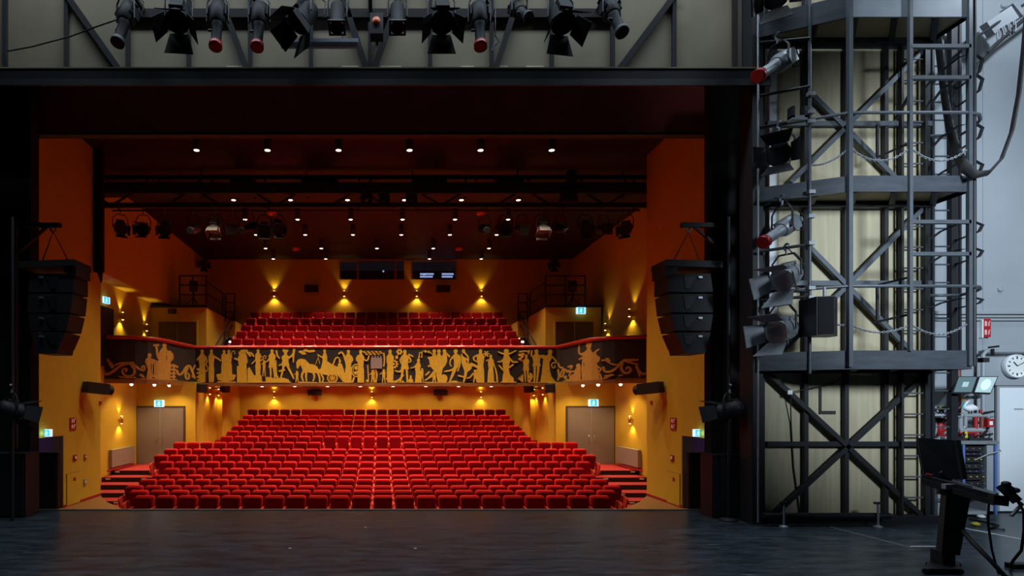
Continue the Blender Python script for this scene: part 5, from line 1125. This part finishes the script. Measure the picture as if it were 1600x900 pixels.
for a, b in (((1490, 645), (1500, 648)), ((1538, 645), (1552, 643)), ((1503, 688), (1510, 696)), ((1542, 685), (1536, 692)), ((1492, 681), (1504, 684)), ((1524, 705), (1545, 665)), ((1540, 680), (1550, 678))):
    obj('lever', MB().bar(W(a[0], a[1], pd-.07), W(b[0], b[1], pd-.03), .028), M['black'], t)
obj('yellow_tag', MB().bar(W(1509, 674, pd-.06), W(1510, 686, pd-.06), .04, .01), M['yellow'], t)
c = W(1544, 661, 9.1); k_ = obj('alarm_box', MB().box(c, (.10, .08, .13)), M['red'], t); obj('alarm_face', MB().box(c+Vector((0, -.042, .0)), (.05, .01, .06)), M['whitepaint'], k_); obj('wall_bracket', MB().bar(c, (c.x, WY-.01, c.z), .04), M['greybox'], t)
# toy swan standing on the pipe
c = W(1514, 640, 9.12); t = thing('toy_swan', 'white toy swan with an orange-yellow bill standing on the pipes', 'toy bird', tuple(c))
bd_ = MB(); s_ = .0102
def sw(px, py): return W(px, py, 9.12)
bd_.tube([sw(1528, 641), sw(1524, 638), sw(1518, 637), sw(1512, 638), sw(1507.5, 637), sw(1506.8, 633), sw(1510, 629), sw(1513, 626), sw(1512.6, 622), sw(1509.5, 620), sw(1507, 621.5)], [.010, .035, .060, .055, .032, .020, .018, .018, .022, .030, .022], 12)
obj('body', bd_, M['whitepaint'], t)
obj('bill', MB().tube([sw(1507, 623), sw(1504.5, 624.5), sw(1502.8, 625.5)], [.024, .02, .008], 8), mat('bill_orange', (.8, .4, .04), .5), t)
for dy in (-.035, .035): obj('wing', MB().ball(sw(1518, 637.5)+Vector((0, dy, 0)), .06, 10, 6, (1.1, .35, .62)), M['whitepaint'], t)
for dx in (0, 4): obj('leg', MB().tube([sw(1514+dx, 641), sw(1514+dx, 646.2)], .01, 6), M['black'], t)
obj('ribbon', MB().tube([sw(1508, 630), sw(1505, 634), sw(1504, 639)], .016, 6), mat('ribbon_cyan', (.12, .5, .6), .5), t)
obj('eye', MB().ball(sw(1508.2, 620.5)+Vector((0, -.03, 0)), .007, 8, 4), M['black'], t)
# things hanging behind the second ladder
c = W(1468, 645, 9.35); t = thing('cable_shelf', 'cluttered wall shelf with wire behind the right ladder', 'shelf', tuple(c))
obj('shelf', MB().bb(X(1452, 9.3), X(1484, 9.3), 9.1, WY, Z(652, 9.3), Z(650, 9.3)), M['galv'], t)
for k in range(5): obj('wire_coil', MB().tube([W(1456+5*k+4*math.cos(g), 641+5*math.sin(g), 9.2) for g in [R(45*j) for j in range(8)]], .012, 6, closed=True), M['greybox' if k % 2 else 'dsteel'], t)
obj('yellow_label', MB().box(W(1474, 637, 9.15), (.11, .02, .035)), M['yellow'], t)
c = W(1468, 668, 9.3); t = thing('fire_extinguisher', 'small red fire extinguisher on the wall behind the right ladder', 'extinguisher', tuple(c))
obj('tank', MB().lathe([(.02, -.14), (.05, -.12), (.05, .06), (.02, .1)], Matrix.Translation(W(1468, 668, 9.38)), 12), M['red'], t); obj('valve', MB().box(W(1468, 656, 9.38), (.07, .05, .05)), M['black'], t)
c = W(1458, 670, 9.38); t = thing('white_cable_coil', 'white cable coiled on a hook left of the red extinguisher', 'cable', tuple(c))
obj('coil', MB().tube([W(1458+5*math.cos(g), 668+14*math.sin(g), 9.36+.01*k) for k in range(3) for g in [R(30*j) for j in range(12)]], .013, 6), M['whitepaint'], t); obj('hook', MB().bar(W(1458, 654, 9.30), W(1458, 654, WY), .03), M['black'], t)
c = W(1478, 668, 9.4); t = thing('hazard_strip', 'red and white striped hazard board right of the extinguisher', 'board', tuple(c))
obj('board', MB().bb(X(1475, 9.4), X(1481, 9.4), 9.38, WY, Z(685, 9.4), Z(652, 9.4)), M['whitepaint'], t)
gq = MB()
for k in range(4): gq.bar(W(1475.3, 682-8*k, 9.375), W(1480.7, 677-8*k, 9.375), .03, .006)
obj('stripes', gq, M['red'], t)
# equipment rack
RD = 8.95; t = thing('equipment_rack', 'grey equipment rack with blue edges beside the pale door', 'rack', (X(1530, RD), RD+.2, 0))
xa, xb, zt_ = X(1504, RD), X(1555, RD), Z(694, RD)
obj('case', MB().bb(xa, xb, RD+.40, RD+.43, .05, zt_).bb(xa, xa+.03, RD+.01, RD+.4, .05, zt_).bb(xb-.12, xb, RD+.01, RD+.4, .05, zt_).bb(xa, xb, RD+.01, RD+.4, .05, .1), M['greybox'], t)
obj('top_shelf', MB().bb(xa-.05, xb+.03, RD-.03, RD+.43, zt_, zt_+.05), M['galv'], t)
for x in (xa-.015, xb-.02): obj('edge', MB().bb(x, x+.035, RD-.02, RD+.02, .05, zt_), M['bluerack'], t)
z = zt_-.03
for k in range(9):
    h = (.085, .05, .10)[k % 3]; u_ = obj('rack_unit', MB().bb(xa+.04, xb-.13, RD+.04, RD+.35, z-h, z-.01), M['black'], t)
    gq = MB()
    for j in range(3): gq.box((xa+.1+.1*((j*7+k*3) % 3)+.012*k, RD+.036, z-h*.5), (.02, .012, .014))
    obj('socket', gq, (M['galv'], M['bluerack'], M['yellow'])[k % 3], u_); z -= h+.012
obj('patch_cable', MB().tube([(xa+.22, RD+.03, zt_-.25), (xa+.33, RD-.06, zt_-.15), (xb, RD-.08, zt_-.10), (xb+.05, RD-.02, zt_-.09)], .010, 6), M['greybox'], t)
obj('handle', MB().tube([(xb, RD+.1, zt_-.22), (xb+.06, RD+.1, zt_-.27), (xb+.06, RD+.1, zt_-.42), (xb, RD+.1, zt_-.47)], .012, 6), M['black'], t)
for px, py, lab in ((1500, 690, 'left'), (1522, 688, 'middle'), (1540, 689, 'right')):
    c = W(px, py, RD+.1); z0 = zt_+.05; m = thing('radio_handset', 'small dark handset lying on the rack top, %s one' % lab, 'handset', (c.x, RD+.15, z0))
    obj('body', MB().bb(c.x-.09, c.x+.09, RD+.08, RD+.16, z0, z0+.04), M['black'], m); obj('antenna', MB().tube([(c.x+.06, RD+.12, z0+.03), (c.x+.11, RD+.12, z0+.10)], .01, 6), M['black'], m)
t = thing('white_crate', 'pale box on the floor behind the tower ladder', 'box', (X(1468, 9.2), 9.2, 0))
obj('box', MB().bb(X(1456, 9.2), X(1483, 9.2), 9.1, 9.4, 0, Z(762, 9.2)), M['greybox'], t); obj('lid', MB().bb(X(1455, 9.2), X(1484, 9.2), 9.08, 9.41, Z(762, 9.2), Z(759, 9.2)), M['whitepaint'], t)

# cable trunk and box hanging at the top right
t = thing('cable_box', 'grey cable box with looped wires hanging at the top right', 'cable box', tuple(W(1566, 32, 9.0)))
a_, b_ = W(1542, 47, 9.1), W(1580, 22, 9.0); obj('box', MB().bar(a_, b_, .22, .16), M['greybox'], t); obj('cap', MB().bar(W(1580, 22, 9.0), W(1585, 18, 9), .25, .2), M['galv'], t)
for k in range(7):
    p = W(1560+4.2*k, 50-2.4*k, 8.95); obj('wire_loop', MB().tube([p+Vector((.03*math.cos(g)*.7, .0, -.06+.10*math.sin(g))) for g in [R(36*j) for j in range(10)]], .008, 6, closed=True), M['rubber' if k % 2 else 'galv'], t)
obj('cable', MB().tube([W(1522, 100, 8.3), W(1532, 92, 8.6), W(1560, 66, 8.95), W(1600, 30, 9.0), W(1640, 0, 9.0)], .03, 8), M['strap'], t)
obj('cable', MB().tube([W(1510, 66, 8.3), W(1535, 52, 9.0), W(1590, 14, 9.0), W(1640, -20, 9)], .022, 8), M['strap'], t)
sd_ = 8.72
tag(obj('flat_cable_loom', MB().tube([W(1462, 40, sd_), W(1466, 62, sd_), W(1470, 100, sd_), W(1476, 150, sd_), W(1484, 200, sd_-.2), W(1495, 240, sd_-.5), W(1508, 262, sd_-.85), W(1524, 274, sd_-.95), W(1545, 270, sd_-.9), W(1565, 248, sd_-.8), W(1581, 205, sd_-.7), W(1592, 145, sd_-.6), W(1599, 80, sd_-.5), W(1606, 0, sd_-.4)], [.06, .06, .06, .06, .065, .07, .07, .06, .05, .05, .05, .05, .05, .05], 10, .35), M['rubber']), 'thick black cable loom drooping in a big loop beside the tower', 'cable')

# ================================================================ PROMPT DESK at the right front
PD = 6.2
t = thing('prompt_desk', 'black stage manager desk on a thick column at the right front', 'desk', (X(1483, PD), PD, 0))
x0, x1 = X(1463, PD), X(1501, PD)
V = [W(1471, 866, 6.1), W(1500, 868, 6.1), W(1496, 863, 6.34), W(1462, 863, 6.34), W(1479, 769, 6.1), W(1518, 771, 6.1), W(1513, 768, 6.34), W(1470, 768, 6.34)]
obj('column', MB().add(V, [(0, 3, 2, 1), (4, 5, 6, 7), (0, 1, 5, 4), (1, 2, 6, 5), (2, 3, 7, 6), (3, 0, 4, 7)]), M['black'], t)
rv = MB()
for k in range(8): rv.ball(W(1473.6-.62*k, 790+9*k, 6.215), .008, 6, 4)
obj('rivets', rv, M['galv'], t)
obj('inner_column', MB().bb(X(1473, 6.14), X(1493, 6.14), 6.14, 6.28, .03, Z(862, 6.14)), M['dsteel'], t)
obj('foot_plate', MB().flat([(X(1444, 6.0), 6.0), (X(1502, 6.0), 6.0), (X(1498, 6.28), 6.28), (X(1450, 6.28), 6.28)], .03, .06), M['dsteel'], t)
for px, yy in ((1446, 6.02), (1500, 6.02), (1452, 6.26), (1496, 6.26)): obj('castor', MB().lathe([(.03, -.015), (.03, .015)], Matrix.Translation((X(px, yy), yy, .03)) @ Matrix.Rotation(R(90), 4, 'Y'), 10), M['black'], t)
P = [W(1440, 742, 6.35), W(1552, 772, 5.8), W(1560, 770, 6.1), W(1446, 738, 6.7)]; Q = [p-UP*.045 for p in P]
obj('desk_top', MB().add(P+Q, [(3, 2, 1, 0), (4, 5, 6, 7), (0, 1, 5, 4), (1, 2, 6, 5), (2, 3, 7, 6), (3, 0, 4, 7)]), M['dsteel'], t)
P = [W(1441, 747, 6.3), W(1552, 781, 5.78), W(1552, 790, 5.78), W(1441, 757, 6.3)]
obj('drawer_front', MB().add(P+[W(1445, 745, 6.55), W(1554, 779, 6.0), W(1554, 786, 6.0), W(1445, 753, 6.55)], [(0, 1, 2, 3), (7, 6, 5, 4), (0, 4, 5, 1), (1, 5, 6, 2), (2, 6, 7, 3), (3, 7, 4, 0)]), M['black'], t)
obj('support', MB().bar(W(1466, 762, 6.25), W(1515, 770, 6.1), .14, .2), M['black'], t)
obj('hinge', MB().box(W(1484, 760, 6.1), (.13, .05, .05)), M['greybox'], t)
t = thing('desk_screen', 'black flat screen seen from behind on the prompt desk', 'monitor', tuple(W(1470, 745, 6.4)))
P = [W(1434, 684, 6.5), W(1495, 688, 6.35), W(1506, 749, 6.28), W(1444, 744, 6.4)]; nv = (P[1]-P[0]).cross(P[3]-P[0]).normalized(); nv = nv if nv.y > 0 else -nv
Q = [p+nv*.04 for p in P]
obj('shell', MB().add(P+Q, [(0, 1, 2, 3), (7, 6, 5, 4), (0, 4, 5, 1), (1, 5, 6, 2), (2, 6, 7, 3), (3, 7, 4, 0)]), M['dsteel'], t)
obj('display', MB().add([p+nv*.044-(p-sum(Q, Vector())/4)*.04 for p in Q], [(3, 2, 1, 0)]), M['glass'], t)
obj('back_edge', MB().bar(P[1]-nv*.005, P[2]-nv*.005, .05, .03), M['rubber'], t); obj('stand', MB().bar(W(1474, 748, 6.36), W(1476, 738, 6.42), .16, .06), M['black'], t)
c = W(1452, 740, 6.3); tag(obj('red_marker', MB().tube([W(1447, 741, 6.3), W(1456, 743, 6.28)], .014, 8), M['red']), 'small red marker lying at the left edge of the prompt desk', 'marker')
t = thing('desk_phone', 'black handset phone tilted on the right end of the prompt desk', 'phone', tuple(W(1575, 775, 5.8)))
A0, A1 = W(1563, 758, 5.85), W(1590, 784, 5.75)
obj('base', MB().bar(A0, A1, .16, .06, up=(0, .3, 1)), M['dsteel'], t)
obj('handset', MB().tube([W(1570, 757, 5.75), W(1578, 762, 5.72), W(1586, 767, 5.72)], .024, 8).ball(W(1572, 756, 5.74), .038, 16, 10, (1, 1, .75)).ball(W(1586, 766, 5.72), .038, 16, 10, (1, 1, .75)), M['black'], t)
obj('bracket', MB().bar(W(1548, 780, 5.8), W(1572, 783, 5.8), .10, .06), M['black'], t)
obj('gooseneck', MB().tube([W(1590, 783, 5.75), W(1597, 788, 5.75), W(1592, 793, 5.74), W(1584, 802, 5.74), W(1580, 806, 5.74)], .016, 8), M['galv'], t)
obj('coil_cord', MB().tube([W(1590, 783, 5.75), W(1600, 800, 5.78), W(1600, 830, 5.85), W(1596, 860, 5.95), W(1583, 876, 6.1), W(1579, 884, 6.2), (X(1582, 6.2), 6.2, .012)], .013, 6), M['rubber'], t)
t = tag(obj('power_cable', MB().tube([W(1503, 828, 6.1), W(1520, 848, 5.9), W(1545, 873, 5.75), (X(1570, 5.75), 5.7, .02), (X(1600, 5.75), 5.6, .018)], .022, 8), M['rubber']), 'thick black cable running from the desk column to the floor', 'cable')
t = tag(obj('thin_cable', MB().tube([W(1545, 782, 5.9), W(1544, 820, 5.95), W(1550, 860, 6.0), (X(1560, 6.0), 6.0, .01), (X(1580, 5.9), 5.85, .01)], .010, 6), M['rubber']), 'thin black cable hanging from the desk top to the floor', 'cable')
t = tag(obj('power_strip', MB().bb(X(1585, 6.2), X(1612, 6.2), 6.2, 6.3, 0, .05), M['black']), 'black power strip on the floor at the right picture edge', 'power strip')
# tape marks, lines and small litter on the boards
def tape(a, b, w_, lab, mm='tape'):
    f_ = lambda p: Vector((X(p[0], EYE*F/(p[1]-PY)), EYE*F/(p[1]-PY), .002)); tag(obj('floor_tape', MB().bar(f_(a), f_(b), w_, .004, up=(0, 0, 1)), M[mm]), lab, 'tape')
tape((1423, 854), (1462, 854), .035, 'short white tape mark left of the desk column')
tape((1505, 825), (1602, 844), .045, 'long white tape line on the floor right of the desk column')
tape((1296, 823), (1425, 856), .012, 'thin worn pale line on the stage floor before the tower', 'greybox')
for k, (px, py, lab) in enumerate(((453, 857, 'left'), (649, 857, 'right'), (571, 824, 'middle'))):
    d = EYE*F/(py-PY); tag(obj('floor_spike', MB().lathe([(.018, 0), (.018, .004)], Matrix.Translation((X(px, d), d, 0)), 8), M['whitepaint']), 'tiny pale dot on the stage floor, %s one' % lab, 'mark')
for k, (pts, lab) in enumerate((([(1500, 803), (1530, 800), (1560, 801), (1602, 801)], 'thin dark cable along the floor by the pale door'), ([(1515, 812), (1535, 816), (1560, 822), (1548, 827), (1570, 829)], 'tangled dark cable on the floor behind the desk'), ([(1450, 804), (1462, 808), (1478, 806)], 'short cable on the floor under the right ladder'))):
    tag(obj('floor_cable', MB().tube([(X(a, EYE*F/(b-PY)), EYE*F/(b-PY), .014) for a, b in pts], .013, 6), M['rubber']), lab, 'cable')
for px, py, mm, lab in ((1524, 822, 'yellow', 'small yellow and green tape reel on the floor behind the desk'), (1533, 810, 'whitepaint', 'crumpled white rag on the floor by the rack')):
    d = EYE*F/(py-PY); tag(obj('tape_reel' if mm == 'yellow' else 'white_rag', MB().ball((X(px, d), d, .03), .05, 10, 6, (1.2, 1, .6)), M[mm]), lab, 'reel' if mm == 'yellow' else 'rag')
